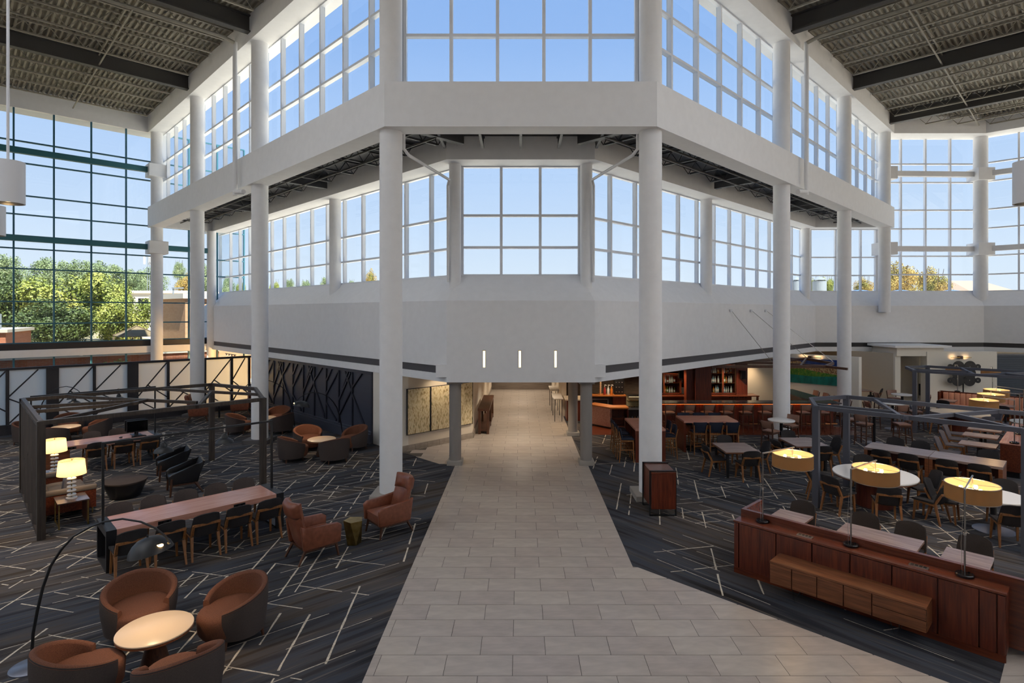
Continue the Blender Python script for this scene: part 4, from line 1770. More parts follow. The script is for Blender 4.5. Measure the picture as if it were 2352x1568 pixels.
def pub_table():
    t = thing('pub_table', 'table', 'table')
    MB().lathe([(0, 1.07), (.44, 1.07), (.455, 1.085), (.455, 1.115), (.44, 1.12), (0, 1.12)], 40).done('tabletop', stone_top, t, 40)
    MB().lathe([(0, .03), (.055, .03), (.055, 1.07), (0, 1.07)], 16).done('pedestal', black_metal, t, 40)
    MB().lathe([(0, 0), (.30, 0), (.30, .015), (.06, .035), (0, .035)], 32).done('base', disc_metal, t, 40)
    return t


def banquette_table(w=.66, d=.85):
    def build():
        t = thing('cafe_table', 'table', 'table')
        MB().box(-w / 2, w / 2, -d / 2, d / 2, .765, .80, .004).done('tabletop', grey_wood, t)
        MB().box(-w / 2 + .002, w / 2 - .002, -d / 2 + .002, d / 2 - .002, .75, .766).done('edge_band', walnut_dk, t)
        MB().lathe([(0, .03), (.045, .03), (.045, .75), (0, .75)], 12).done('pedestal', black_metal, t, 40)
        MB().lathe([(0, 0), (.26, 0), (.26, .014), (.05, .03), (0, .03)], 28).done('base', disc_metal, t, 40)
        return t
    return build


cafe_s = banquette_table()
cafe_l = banquette_table(1.30, .88)
cafe_w = banquette_table(.95, .72)

# ================================================================== LEFT SIDE
CH = 1.07
e1 = Vector((1, 1)) / S2
e2 = Vector((1, -1)) / S2


def put(kind, p, f, label, group=None, s=1.0, z=0.0):
    o = place(kind, p[0], p[1], face(f[0], f[1]), label, group, z)
    if s != 1.0:
        o.scale = (s, s, s)
    return o


def communal_table():
    t = thing('communal_table', 'table', 'table')
    L, W, H = 3.40, .98, .80
    MB().box(-L / 2 + .17, L / 2 - .17, -W / 2, W / 2, H - .12, H, .003).done('tabletop', walnut, t)
    for s in (-1, 1):
        mb = MB()
        x0, x1 = sorted((s * (L / 2 - .17), s * L / 2))
        mb.box(x0, x1, -W / 2 - .003, W / 2 + .003, H - .125, H + .003)
        mb.box(x0, x1, -W / 2 - .003, -W / 2 + .07, 0, H - .125)
        mb.box(x0, x1, W / 2 - .07, W / 2 + .003, 0, H - .125)
        mb.box(x0, x1, -W / 2, W / 2, 0, .04)
        mb.done('end_frame', black_metal, t)
    for x in (-.72, .72):
        for s in (-1, 1):
            b = MB().box(x - .12, x + .12, s * W / 2 - .012, s * W / 2 + .012, H - .10, H - .03).done('socket_box', black_plastic, t)
            for k in (-1, 1):
                MB().box(x + k * .05 - .02, x + k * .05 + .02, s * (W / 2 + .012) - .004, s * (W / 2 + .012) + .004, H - .085, H - .05).done('socket', screen_glass, b)
    return t


def gantry_lamp():
    t = thing('gantry_lamp', 'lamp', 'lamp')
    H, L = 1.62, 3.30
    for s in (-1, 1):
        MB().box(s * L / 2 - .022, s * L / 2 + .022, -.022, .022, 0, H).done('post', black_metal, t)
    MB().box(-L / 2, L / 2, -.022, .022, H - .044, H).done('crossbar', black_metal, t)
    for x in (-.6, .6):
        c = (x, 0, 0)
        s = MB().lathe([(0, H - .16), (.03, H - .16), (.06, H - .20), (.07, H - .26), (.10, H - .27), (.17, H - .32), (.19, H - .37), (.185, H - .37), (.16, H - .325), (.09, H - .28), (0, H - .275)], 28, c).done('shade', black_metal, t, 40)
        MB().lathe([(.02, H - .12), (.012, H - .02), (.03, H + .0), (.03, H + .03), (0, H + .03)], 10, c).done('hook', nickel, s, 40)
        mb = MB()
        for k in (-1, 1):
            mb.tube([(x, k * .05, H - .17), (x, k * .07, H - .14), (x, k * .07, H - .09), (x, 0, H - .06)], .006, 6)
        mb.done('yoke', black_metal, s)
        MB().lathe([(0, H - .37), (.03, H - .36), (.035, H - .32), (0, H - .29)], 10, c).done('bulb', white_metal, s, 40)
    return t


A45 = R(45)
c1 = Vector((-7.08, 12.48))
c2 = Vector((-13.95, 18.80))
place(communal_table, c1.x, c1.y, A45, 'long walnut table with black end frames nearest the camera on the left', 'long walnut communal tables')
o = place(communal_table, c2.x, c2.y, A45, 'long walnut table with computer monitors near the frosted screen', 'long walnut communal tables')
MB().box(-1.52, -.75, -.42, .42, 0, .675).done('storage_panel', walnut_dk, o)
place(gantry_lamp, c1.x - .05, c1.y + .03, A45, 'black gantry with two pendant shades standing on the near long table', 'black gantry lamps', .80)
place(gantry_lamp, c2.x, c2.y, A45, 'black gantry with two pendant shades standing on the far long table', 'black gantry lamps', .80)
ordn = ['first', 'second', 'third', 'fourth', 'fifth']
for i, s in enumerate((-1.40, -.76, -.13, .50, 1.13)):
    p = c1 + e1 * s + e2 * .80
    put(chair_dark, p, -e2, '%s charcoal chair from the left on the near side of the near long table' % ordn[i], 'chairs at the near long table', CH)
for i, s in enumerate((-1.27, -.64, 0, .63, 1.26)):
    p = c1 + e1 * s - e2 * .50
    put(chair_lit, p, e2, '%s lit-toned chair back from the left behind the near long table' % ordn[i], 'chairs at the near long table', CH)
for i, s in enumerate((-.17, .55, 1.25)):
    p = c2 + e1 * s + e2 * .80
    put(chair_dark, p, -e2, '%s charcoal chair from the left on the near side of the computer table' % ordn[i], 'chairs at the computer table', CH)
for i, s in enumerate((0, .72, 1.35)):
    p = c2 + e1 * s - e2 * .60
    put(chair_lit, p, e2, '%s lit-toned chair from the left behind the computer table' % ordn[i], 'chairs at the computer table', CH)


def monitor():
    t = thing('monitor', 'monitor', 'monitor')
    MB().box(-.28, .28, -.025, .02, .13, .47, .006).done('casing', black_plastic, t)
    MB().box(-.265, .265, .02, .023, .15, .455).done('screen', screen_glass, t)
    MB().bar((0, -.03, .02), (0, -.03, .25), .06, .03).done('neck', black_plastic, t)
    MB().box(-.13, .13, -.13, .10, 0, .018, .005).done('foot', black_plastic, t)
    return t


pm = c2 + e1 * 1.10
put(monitor, pm + e2 * .14, e2, 'black monitor facing the camera side on the computer table', 'two back-to-back monitors', 1.1, .80)
put(monitor, pm - e2 * .16, -e2, 'black monitor facing the screen wall on the computer table', 'two back-to-back monitors', 1.1, .80)
kb = thing('keyboard', 'black keyboard before the monitor on the computer table', 'keyboard', (pm.x + e2.x * .36, pm.y + e2.y * .36, .803), A45)
MB().box(-.21, .21, -.07, .07, 0, .018, .004).done('tray', black_plastic, kb)
for k in range(4):
    MB().box(-.195, .195, -.06 + .031 * k, -.035 + .031 * k, .018, .024).done('key_row', screen_dark, kb)
mo = MB().shell(lambda u, v: ((u - .5) * .06, (v - .5) * .10, .02), 4, 4, .035, .4).done('mouse', black_plastic, None, 60, loc=(c2.x + e1.x * .62 + e2.x * .2, c2.y + e1.y * .62 + e2.y * .2, .80))
tag(mo, 'small black mouse beside the monitors on the computer table', 'mouse')

# ---- sofa bay behind the slatted pergola end
E0 = Vector((-10.58, 12.6))
sd_ = Vector((-1, 1)) / S2
nd_ = Vector((1, 1)) / S2


def SN(s, n):
    v = E0 + sd_ * s + nd_ * n
    return v


ctr = SN(2.25, .62)
so = thing('sofa', 'grey upholstered sofa with walnut frame against the slatted screen', 'sofa', (ctr.x, ctr.y, 0), face(nd_.x, nd_.y))
# local: +Y faces nd_, local X = right of facing
for k in (-1, 1):
    def cush(u, v, k=k):
        return (k * .47 + (u - .5) * .90, -.28 + .76 * v, .40 + .025 * math.sin(math.pi * u))
    MB().shell(cush, 6, 6, .16, .5).done('seat_cushion', sofa_fab, so, 60)
    def bc(u, v, k=k):
        return (k * .47 + (u - .5) * .90, -.36 - .12 * v, .44 + .40 * v)
    MB().shell(bc, 6, 6, .16, .5).done('back_cushion', sofa_fab, so, 60)
    mb = MB().box(min(k * .97, k * 1.07), max(k * .97, k * 1.07), -.48, .54, .16, .60)
    a = mb.done('arm_panel', mahog_x, so)
    MB().box(min(k * .93, k * 1.09), max(k * .93, k * 1.09), -.50, .56, .60, .72, .03, 2).done('arm_pad', sofa_fab, a, 40)
    for y in (-.42, .48):
        leg(so, brass, (k * .95, y, .17), (k * .97, y, 0), .018, .012, 8)
MB().box(-.97, .97, -.52, .52, .16, .32).done('base', mahog_x, so)
MB().box(-.97, .97, -.56, -.48, .16, .80, .015).done('back_panel', sofa_fab, so)
for i, (u, v) in enumerate(((.5, -.12),)):
    pw = SN(1.75, .62)
    pl = MB().shell(lambda u, v: ((u - .5) * .42, .05 * v, v * .40), 6, 6, .15, .25).done('cushion', grey_fab, None, 60, loc=(pw.x, pw.y, .49), rz=face(nd_.x, nd_.y))
    tag(pl, 'small grey scatter cushion behind the near table lamp on the sofa', 'cushion')


dk_gloss = mat('dark_lacquer', '#5a4a44', .18)


def end_table():
    t = thing('end_table', 'table', 'table')
    MB().box(-.36, .36, -.30, .30, .57, .60, .003).done('tabletop', dk_gloss, t)
    for x in (-.33, .33):
        for y in (-.27, .27):
            MB().box(x - .014, x + .014, y - .014, y + .014, 0, .57).done('leg', brass, t)
    mb = MB()
    mb.box(-.33, .33, -.28, -.26, .03, .055)
    mb.box(-.33, .33, .26, .28, .03, .055)
    mb.done('stretcher', brass, t)
    MB().box(-.33, .33, .24, .275, .06, .57).done('side_panel', dk_walnut, t)
    return t


for s, lb, lb2 in ((.72, 'dark walnut end table with brass legs before the sofa', 'lit cream drum lamp with stacked discs on the near end table'),
                   (3.85, 'dark walnut end table beyond the sofa', 'lit cream drum lamp with stacked discs beyond the sofa')):
    p = SN(s, .62)
    place(end_table, p.x, p.y, face(nd_.x, nd_.y), lb, 'walnut end tables')
    o = place(drum_lamp, p.x, p.y, 0, lb2, 'cream drum table lamps', .60)
    o.scale = (1.12, 1.12, 1.12)
    point_light((p.x, p.y, 1.33), 13, (1, .70, .38), .07)
p = SN(2.2, 1.95)
ot = thing('ottoman', 'round taupe drum ottoman narrowing to the floor before the sofa', 'ottoman', (p.x, p.y, 0))
MB().lathe([(0, .0), (.34, .0), (.36, .02), (.50, .40)], 40).done('skirt', black_leather, ot, 40)
MB().lathe([(.50, .40), (.515, .42), (.515, .45), (.49, .465), (0, .47)], 40).done('seat_pad', shell_fab, ot, 40)
put(lounge, (-9.42, 15.95), (-1, -.75), 'black leather lounge chair nearer the camera by the ottoman', 'black lounge chairs', 1.05)
put(lounge, (-10.6, 17.35), (-1, -.75), 'black leather lounge chair farther from the camera by the ottoman', 'black lounge chairs', 1.05)

# ---- wing chairs with brass side table
put(wingchair, (-4.27, 11.75), (.72, .7), 'cognac leather wing chair seen from behind left of the brass table', 'cognac wing chairs', 1.05)
put(wingchair, (-3.02, 13.05), (-.75, -.66), 'cognac leather wing chair facing the camera by the white column', 'cognac wing chairs', 1.05)
bt_ = thing('side_table', 'faceted brass side table between the two near wing chairs', 'table', (-3.62, 12.38, 0), .3)
mb = MB()
lo = [mb.bm.verts.new((.16 * math.cos(R(72 * k)), .16 * math.sin(R(72 * k)), 0)) for k in range(5)]
hi = [mb.bm.verts.new((.215 * math.cos(R(72 * k + 36)), .215 * math.sin(R(72 * k + 36)), .50)) for k in range(5)]
for k in range(5):
    mb.bm.faces.new((lo[k], lo[(k + 1) % 5], hi[k]))
    mb.bm.faces.new((hi[k], lo[(k + 1) % 5], hi[(k + 1) % 5]))
mb.bm.faces.new(lo[::-1])
mb.done('body', brass, bt_)
MB().prism([(.213 * math.cos(R(72 * k + 36)), .213 * math.sin(R(72 * k + 36))) for k in range(5)], .498, .508).done('top', brass, bt_)

# ---- barrel chair groups
BS = 1.05


def barrel_group(tx, ty, chairs, tl, g):
    place(round_low_table, tx, ty, 0, tl, 'round cream-topped tables')
    for dx, dy, lb in chairs:
        put(barrel, (tx + dx, ty + dy), (-dx, -dy), lb, g, BS)


barrel_group(-5.12, 8.0, [(-.83, .92, 'rust barrel chair facing the camera, behind the nearest round table'), (.72, .86, 'rust barrel chair seen side-on, right of the nearest round table'),
                          (.86, -.86, 'barrel chair with its dark back to the camera in the foreground'), (-.52, -.80, 'rust barrel chair at the bottom left beside the arc lamp base')],
             'round cream table with four barrel chairs in the foreground', 'barrel chairs at the foreground table')
barrel_group(-6.95, 19.95, [(-.85, .95, 'rust barrel chair facing the camera by the navy wall'), (.90, .95, 'barrel chair turned sideways against the navy wall'),
                            (.72, -.85, 'barrel chair with its back to the camera before the navy wall'), (-.80, -.68, 'barrel chair left of the table by the navy wall')],
             'round cream table before the navy panelled wall', 'barrel chairs by the navy wall')
barrel_group(-10.75, 23.95, [(.1, 1.2, 'rust barrel chair right behind the second left column'), (.85, -.25, 'dark-backed barrel chair right of the second left column'),
                             (-1.0, -.35, 'dark-backed barrel chair left of the second left column')],
             'round cream table half hidden behind the second left column', 'barrel chairs behind the second left column')
barrel_group(-17.6, 22.1, [(-.9, 1.3, 'rust barrel chair facing the camera by the frosted screen'), (.85, .62, 'dark-backed barrel chair right of the round table by the frosted screen'),
                           (-1.25, -.3, 'barrel chair at the far left by the frosted screen'), (.45, -1.2, 'barrel chair half hidden behind the slatted pergola end')],
             'round cream table in front of the frosted screen', 'barrel chairs by the frosted screen')
put(wingchair, (-14.85, 26.35), (.9, .35), 'cognac wing chair facing right before the frosted screen', 'cognac wing chairs', 1.05)
put(wingchair, (-13.62, 27.85), (-.95, -.3), 'cognac wing chair facing left before the frosted screen', 'cognac wing chairs', 1.05)
st = thing('side_table', 'small white-topped pedestal table between the two far wing chairs', 'table', (-14.25, 27.0, 0))
MB().lathe([(0, .74), (.30, .74), (.31, .76), (.30, .78), (0, .78)], 32).done('tabletop', stone_top, st, 40)
MB().lathe([(0, .02), (.04, .02), (.04, .74), (0, .74)], 12).done('pedestal', black_metal, st, 40)
MB().lathe([(0, 0), (.22, 0), (.22, .02), (0, .025)], 24).done('base', black_metal, st, 40)

# ---- arc lamps
place_arc(-6.90, 8.05, 1, -.02, 'black arc floor lamp bending over the foreground barrel chairs', 20)
place_arc(-6.75, 21.7, -.62, -.78, 'black arc floor lamp standing against the navy wall', 18)
place_arc(-9.9, 25.0, -.9, -.3, 'black arc floor lamp behind the second left column', 18)
place_arc(-19.1, 22.5, .98, -.1, 'black arc floor lamp before the frosted screen', 16)

# ---- left pergola
def pergola_beam(name, m, p, q, par, w=.09, h=.10, z=2.56):
    return MB().bar((p[0], p[1], z), (q[0], q[1], z), w, h).done(name, m, par)


pg = thing('pergola', 'dark timber and steel pergola frame around the left lounge with a slatted end', 'pergola')
Ep, Fp, Gp, Hp, Ip = (-10.58, 12.6), (-13.9, 15.95), (-7.23, 16.02), (-10.44, 19.3), (-8.45, 18.2)
for p in (Ep, Fp, Gp, Hp):
    MB().box(-.075, .075, -.075, .075, 0, 2.6).done('post', dark_frame, pg, loc=(p[0], p[1], 0), rz=A45)
for p, q in ((Ep, Gp), (Fp, Hp), (Ep, Fp), (Gp, Ip), (Hp, Ip)):
    pergola_beam('beam', dark_frame, p, q, pg)
for p, q in (((-10.55, 12.75), (-10.4, 15.95)), ((-13.15, 16.6), (-8.78, 15.5)), ((-8.35, 14.75), (-9.45, 17.4)), ((-12.0, 14.1), (-10.3, 15.4)), ((-11.4, 18.2), (-7.75, 17.0)), ((-12.7, 14.75), (-10.4, 15.95))):
    pergola_beam('rafter', dark_frame, p, q, pg, .07, .08, 2.55)
# slatted end wall between E and F
n_sl = 9
Ev, Fv = Vector(Ep), Vector(Fp)
dv = (Fv - Ev).normalized()
for k in range(n_sl):
    s = .30 + (4.70 - .5) * k / (n_sl - 1)
    p = Ev + dv * s
    MB().box(-.012, .012, -.16, .16, .10, 2.5).done('slat', dark_frame, pg, loc=(p.x, p.y, 0), rz=R(45 + (25 if k % 2 else -20)))
for z in (.06, 2.5):
    MB().bar((Ep[0], Ep[1], z), (Fp[0], Fp[1], z), .12, .07).done('rail', dark_frame, pg)
for k in range(4):
    a = Ev + dv * (.1 + 1.15 * k)
    b = Ev + dv * (.1 + 1.15 * (k + 1))
    z0, z1 = (.1, 2.5) if k % 2 else (2.5, .1)
    MB().bar((a.x, a.y, z0), (b.x, b.y, z1), .05, .04).done('diagonal_bar', dark_frame, pg)

# ---- art wall
canvas_m = mat('mottled_canvas', '#b9a987', .8)
tex(canvas_m, scale=(9, 1, 4), ts=1.1, detail=6, dist=.3,
    stops=[(.30, '#6f7a5c'), (.40, '#bba479'), (.50, '#d9cba9'), (.58, '#c8b48a'), (.66, '#8f7650'), (.75, '#cbbd98')])
aw0, aw1 = Vector((-4.13, 20.49)), Vector((-1.98, 22.64))
ad = (aw1 - aw0).normalized()
an = Vector((1, -1)) / S2
for k in range(3):
    a = aw0 + ad * (.03 + 1.03 * k)
    b = a + ad * 1.0
    c = (a + b) / 2 + an * .05
    t = thing('abstract_painting', ['mottled cream and gold abstract canvas, left of three', 'mottled cream and gold abstract canvas, middle of three', 'mottled cream and gold abstract canvas, right of three'][k], 'painting',
              (c.x, c.y, 1.42), A45, 'three mottled canvases')
    MB().box(-.48, .48, -.02, .03, -.81, .81).done('canvas', canvas_m, t)
    mb = MB()
    for q_ in ((-.505, -.48, -.83, .83), (.48, .505, -.83, .83), (-.505, .505, -.83, -.81), (-.505, .505, .81, .83)):
        mb.box(q_[0], q_[1], -.025, .035, q_[2], q_[3])
    mb.done('frame', black_metal, t)
pc = aw0 + ad * 1.55 + an * .2
pl = thing('picture_light', 'slim dark picture light above the mottled canvases', 'picture light', (pc.x, pc.y, 2.5), A45)
MB().box(-.5, .5, -.015, .015, -.015, .015).done('bar', black_metal, pl)
MB().bar((0, 0, 0), (0, .2, 0), .03, .03).done('arm', black_metal, pl)
spot_light((pc.x + .5, pc.y - .5, 2.6), 22, (pc.x - .3, pc.y + .3, 1.4), 110, (1, .82, .6))
# passage furniture
ct = thing('console_table', 'dark slab-sided console table along the passage wall', 'table', (-1.52, 25.6, 0))
MB().box(-.24, .24, -2.2, 1.7, .95, 1.05).done('tabletop', dk_walnut, ct)
for y in (-2.15, -.4, 1.65):
    MB().box(-.22, -.12, y - .05, y + .05, 0, .95).done('leg', dk_walnut, ct)
    MB().box(.12, .22, y - .05, y + .05, 0, .95).done('leg', dk_walnut, ct)
MB().box(-.22, .22, -2.15, 1.65, .12, .2).done('shelf', dk_walnut, ct)
for k, y in enumerate((24.3, 27.2)):
    t = thing('high_table', ['slim high table along the right passage wall, nearer one', 'slim high table along the right passage wall, farther one'][k], 'table', (1.72, y + 2.6, 0))
    MB().box(-.22, .22, -.9, .9, 1.02, 1.06).done('tabletop', pale_render, t)
    for yy_ in (-.8, .8):
        for xx in (-.16, .16):
            MB().box(xx - .015, xx + .015, yy_ - .015, yy_ + .015, 0, 1.02).done('leg', black_metal, t)
# slit sconces over the passage
for k, px in enumerate((1112, 1194, 1276)):
    X = (px - 1196) * 18.5 / 1312
    t = thing('slit_sconce', '%s narrow lit brass slit in the wall above the passage' % ['left', 'middle', 'right'][k], 'wall light', (X, 18.497, 0), 0, 'three slit sconces')
    mb = MB()
    z0, z1 = 5 - 126 * 18.5 / 1312, 5 - 87 * 18.5 / 1312
    mb.box(-.045, -.035, -.012, .0, z0, z1)
    mb.box(.035, .045, -.012, .0, z0, z1)
    mb.box(-.045, .045, -.012, .0, z1 - .02, z1)
    mb.done('frame', brass, t)
    MB().box(-.035, .035, -.005, .0, z0, z1 - .02).done('diffuser', sconce_glow, t)
# white cylinder pendants
for x, y, lb in ((-11.4, 12.7, 'white cylinder pendant on a rod at the left edge, larger'), (-16.62, 18.0, 'white cylinder pendant at the left edge, lower and smaller in view'), (11.32, 12.7, 'white cylinder pendant at the right edge')):
    t = thing('cylinder_pendant', lb, 'pendant lamp', (x, y, 7.42), 0, 'white cylinder pendants')
    MB().lathe([(.27, .0), (.30, 0), (.30, .93), (0, .93)], 40).done('housing', white_metal, t, 40)
    MB().lathe([(0, .06), (.27, .06), (.27, 0)], 32).done('reflector', nickel, t, 40)
    MB().lathe([(0, .05), (.07, .045), (.07, .055), (0, .06)], 16).done('bulb', sconce_glow, t)
    MB().tube([(0, 0, .93), (0, 0, 8.5)], .028, 10).done('rod', white_metal, t, 40)
    spot_light((x, y, 7.40), 400, (x, y, 0), 75, (1, .83, .64), .25, .7)

# ================================================================== RIGHT SIDE
# ---- host cabinet beside the right front column
hc = thing('sideboard', 'boxy walnut sideboard with black strap legs against the right front column', 'cabinet', (3.50, 14.45, 0))
MB().box(-.30, .29, -.50, .53, .19, 1.06, .004).done('carcass', mahog_z, hc)
MB().box(-.31, .30, -.505, .535, 1.06, 1.085, .003).done('top', mahog_x, hc)
for y in (-.40, .40):
    mb = MB()
    w = .022
    mb.box(-.335, -.335 + w, y - .03, y + .03, 0, 1.11)
    mb.box(.325 - w, .325, y - .03, y + .03, 0, 1.11)
    mb.box(-.335, .325, y - .03, y + .03, 1.088, 1.11)
    mb.box(-.335, .325, y - .03, y + .03, 0, w)
    mb.done('strap_leg', black_metal, hc)

# ---- long console with banquette tables behind
P0, P1 = Vector((4.11, 11.01)), Vector((6.90, 8.12))
LC = (P1 - P0).length
co = thing('console', 'long mahogany console with ledge and raised back, bottom right', 'console', ((P0.x + P1.x) / 2, (P0.y + P1.y) / 2, 0), math.atan2(P1.y - P0.y, P1.x - P0.x))
hl = LC / 2
MB().box(-hl, hl, 0.03, .36, .10, .965).done('carcass', mahog_z, co)
MB().box(-hl - .01, hl + .01, -.01, .34, .965, 1.0, .004).done('ledge', mahog_x, co)
MB().box(-hl - .02, hl + .35, .34, .43, .10, 1.13, .004).done('raised_back', mahog_x, co)
MB().box(-hl, hl, .0, .05, 0, .11).done('skirting', mahog_x, co)
cuts = [-hl, -hl + .10, -hl + .80, -hl + 1.42, -hl + 2.02, -hl + 2.62, -hl + 3.22, hl - .30, hl - .10, hl]
for a, b in zip(cuts, cuts[1:]):
    MB().box(a + .009, b - .009, -.012, .032, .115, .955, .003).done('panel', mahog_z, co)
for s, L in ((-1, .75), (1, .62)):
    x0, x1 = (-hl - .02, -hl + .05) if s < 0 else (hl + .27, hl + .35)
    MB().box(x0, x1, .43, .43 + L, .10, 1.13, .004).done('end_wing', mahog_x if s < 0 else grey_wood, co)
MB().box(-hl + .05, hl + .27, .43, .98, .12, .42).done('bench_base', mahog_x, co)
MB().box(-hl + .07, hl + .25, .45, 1.0, .42, .50, .03, 2).done('bench_seat', charcoal, co, 40)
for x in (-hl + 1.25, -hl + 2.95):
    b = MB().box(x - .13, x + .13, .10, .20, 1.0, 1.012).done('socket_plate', nickel, co)
    for k in range(4):
        MB().box(x - .105 + .056 * k, x - .065 + .056 * k, .12, .18, 1.0, 1.016).done('socket', black_plastic, b)
for i, (x, y, dx, dy, w) in enumerate(((4.62, 10.90, .72, .25, 'left'), (5.66, 9.79, .62, .34, 'middle'), (6.74, 8.67, .58, .57, 'right'))):
    place_lamp(x, y, 1.0, dx, dy, 'linen drum lamp on a swing arm, %s of three on the console' % w, 'swing arm lamps on the console', 6)
# credenza in front
cd = thing('credenza', 'low walnut credenza on hairpin legs in front of the console', 'cabinet', ((4.36 + 5.98) / 2 + .02, (10.02 + 8.42) / 2 + .02, 0), math.atan2(8.42 - 10.02, 5.98 - 4.36))
hl2 = 1.14
MB().box(-hl2, hl2, .02, .46, .26, .635, .003).done('carcass', cred_x, cd)
xs = [-hl2, -.77, -.37, .03, .43, hl2]
for i, (a, b) in enumerate(zip(xs, xs[1:])):
    if i < 4:
        MB().box(a + .008, b - .008, -.012, .022, .262, .60, .002).done('door', cred_x, cd)
    else:
        MB().box(a + .008, b - .008, -.012, .022, .438, .60, .002).done('drawer', cred_x, cd)
        MB().box(a + .008, b - .008, -.012, .022, .262, .428, .002).done('drawer', cred_x, cd)
MB().box(-hl2, hl2, -.014, .46, .606, .637, .002).done('top', cred_x, cd)
for sx in (-1, 1):
    for y in (.07, .38):
        mb = MB()
        mb.tube([(sx * .72 - .07, y, .26), (sx * .74, y - .01, 0), (sx * .72 + .07, y, .26)], .006, 6)
        mb.done('leg', black_metal, cd, 40)
# small tables behind and chairs
put(cafe_s, (5.50, 11.70), (1, 1), 'grey-topped small table behind the left end of the console', 'tables along the console bench')
put(cafe_l, (6.66, 10.66), (1, 1), 'wide grey-topped table behind the middle of the console', 'tables along the console bench')
put(cafe_s, (7.58, 9.72), (1, 1), 'grey-topped small table behind the right end of the console', 'tables along the console bench')
for p, lb in (((5.83, 12.03), 'charcoal chair at the small table behind the left end of the console'), ((6.75, 11.33), 'left of two charcoal chairs at the wide table behind the console'),
              ((7.30, 10.80), 'right of two charcoal chairs at the wide table behind the console'), ((8.02, 10.14), 'charcoal chair at the small table behind the right end of the console')):
    put(chair_dark, p, (-1, -1), lb, 'chairs facing the console bench', CH)


# ---- dining tables in the middle
def square_table():
    t = thing('dining_table', 'table', 'table')
    MB().box(-.53, .53, -.62, .62, .77, .80, .004).done('tabletop', grey_wood, t)
    MB().box(-.525, .525, -.615, .615, .745, .771).done('edge_band', walnut_dk, t)
    for x in (-.44, .44):
        for y in (-.52, .52):
            MB().box(x - .035, x + .035, y - .035, y + .035, 0, .745).done('leg', black_metal, t)
    return t


g = 'square tables near the bar'
put(square_table, (6.70, 17.8), (0, 1), 'square wood-topped table with black legs before the high table', g)
put(square_table, (9.18, 18.55), (0, 1), 'square wood-topped table with black legs right of the first', g)
for p, f, lb in (((6.02, 17.65), (1, .1), 'charcoal chair on the left of the square table before the high table'), ((6.78, 17.12), (-.05, 1), 'charcoal chair with its back to the camera at the first square table'),
                 ((7.40, 17.95), (-1, 0), 'charcoal chair on the right of the square table before the high table'), ((6.72, 18.55), (0, -1), 'charcoal chair on the far side of the square table before the high table')):
    put(chair_dark, p, f, lb, 'chairs at the square tables', CH)
for p, f, lb in (((8.48, 18.25), (1, .1), 'charcoal chair on the left of the second square table'), ((9.25, 17.75), (0, 1), 'charcoal chair behind the first console lamp at the second square table'),
                 ((9.92, 18.5), (-1, 0), 'charcoal chair on the right of the second square table'), ((9.2, 19.35), (0, -1), 'charcoal chair on the far side of the second square table')):
    put(chair_dark, p, f, lb, 'chairs at the square tables', CH)


def high_table(w, d):
    def build():
        t = thing('high_table', 'table', 'table')
        MB().box(-w / 2, w / 2, -d / 2, d / 2, 1.05, 1.12, .003).done('tabletop', walnut, t)
        if w > d:
            for s in (-1, 1):
                x0, x1 = sorted((s * w / 2, s * (w / 2 - .07)))
                MB().box(x0, x1, -d / 2, d / 2, 0, 1.05).done('panel_leg', mahog_z, t)
            MB().box(-w / 2 + .07, w / 2 - .07, -.03, .03, .06, .12).done('footrail', black_metal, t)
        else:
            for s in (-1, 1):
                y0, y1 = sorted((s * d / 2, s * (d / 2 - .07)))
                MB().box(-w / 2, w / 2, y0, y1, 0, 1.05).done('panel_leg', mahog_z, t)
            MB().box(-.03, .03, -d / 2 + .07, d / 2 - .07, .06, .12).done('footrail', black_metal, t)
        return t
    return build


put(high_table(1.93, 1.10), (6.80, 20.95), (0, 1), 'reddish walnut high table with panel ends and navy stools before the bar')
put(high_table(1.0, 2.0), (4.32, 20.0), (0, 1), 'reddish walnut high table running behind the right front column')
for i, x in enumerate((6.30, 6.86, 7.44)):
    put(stool_navy, (x, 20.28), (0, 1), '%s navy stool at the near side of the high table before the bar' % ('left', 'middle', 'right')[i], 'navy counter stools')
for i, x in enumerate((6.25, 6.85, 7.45)):
    put(stool_navy, (x, 21.72), (0, -1), '%s navy stool at the far side of the high table before the bar' % ('left', 'middle', 'right')[i], 'navy counter stools')
for i, y in enumerate((19.2, 19.95, 20.65)):
    put(stool_navy, (3.55, y), (1, 0), '%s navy stool left of the high table behind the front column' % ('nearest', 'middle', 'farthest')[i], 'navy counter stools')
for i, y in enumerate((19.6, 20.35)):
    put(stool_navy, (5.05, y), (-1, 0), '%s navy stool right of the high table behind the front column' % ('nearer', 'farther')[i], 'navy counter stools')

# ---- bar counter
bar = thing('bar_counter', 'long U-shaped mahogany bar with dark stone top and glowing edge', 'bar')
MB().prism([(5.4, 24.45), (13.75, 24.45), (13.75, 28.9), (12.85, 28.9), (12.85, 25.2), (5.4, 25.2)], 1.07, 1.12).done('bar_top', dark_top, bar)
x = 5.45
while x < 13.5:
    MB().box(x, x + .146, 24.74, 24.78, .0, 1.05, .004).done('plank', mahog_z, bar)
    x += .15
y = 24.8
while y < 28.8:
    MB().box(13.44, 13.48, y, y + .146, .0, 1.05, .004).done('plank', mahog_z, bar)
    y += .15
MB().prism([(5.45, 24.78), (13.44, 24.78), (13.44, 28.85), (12.95, 28.85), (12.95, 25.1), (5.45, 25.1)], 0, 1.07).done('carcass', mahog_x, bar)
MB().box(5.5, 13.4, 24.68, 24.70, 1.03, 1.05).done('light_strip', bar_glow, bar)
MB().box(13.50, 13.52, 24.8, 28.8, 1.03, 1.05).done('light_strip', bar_glow, bar)
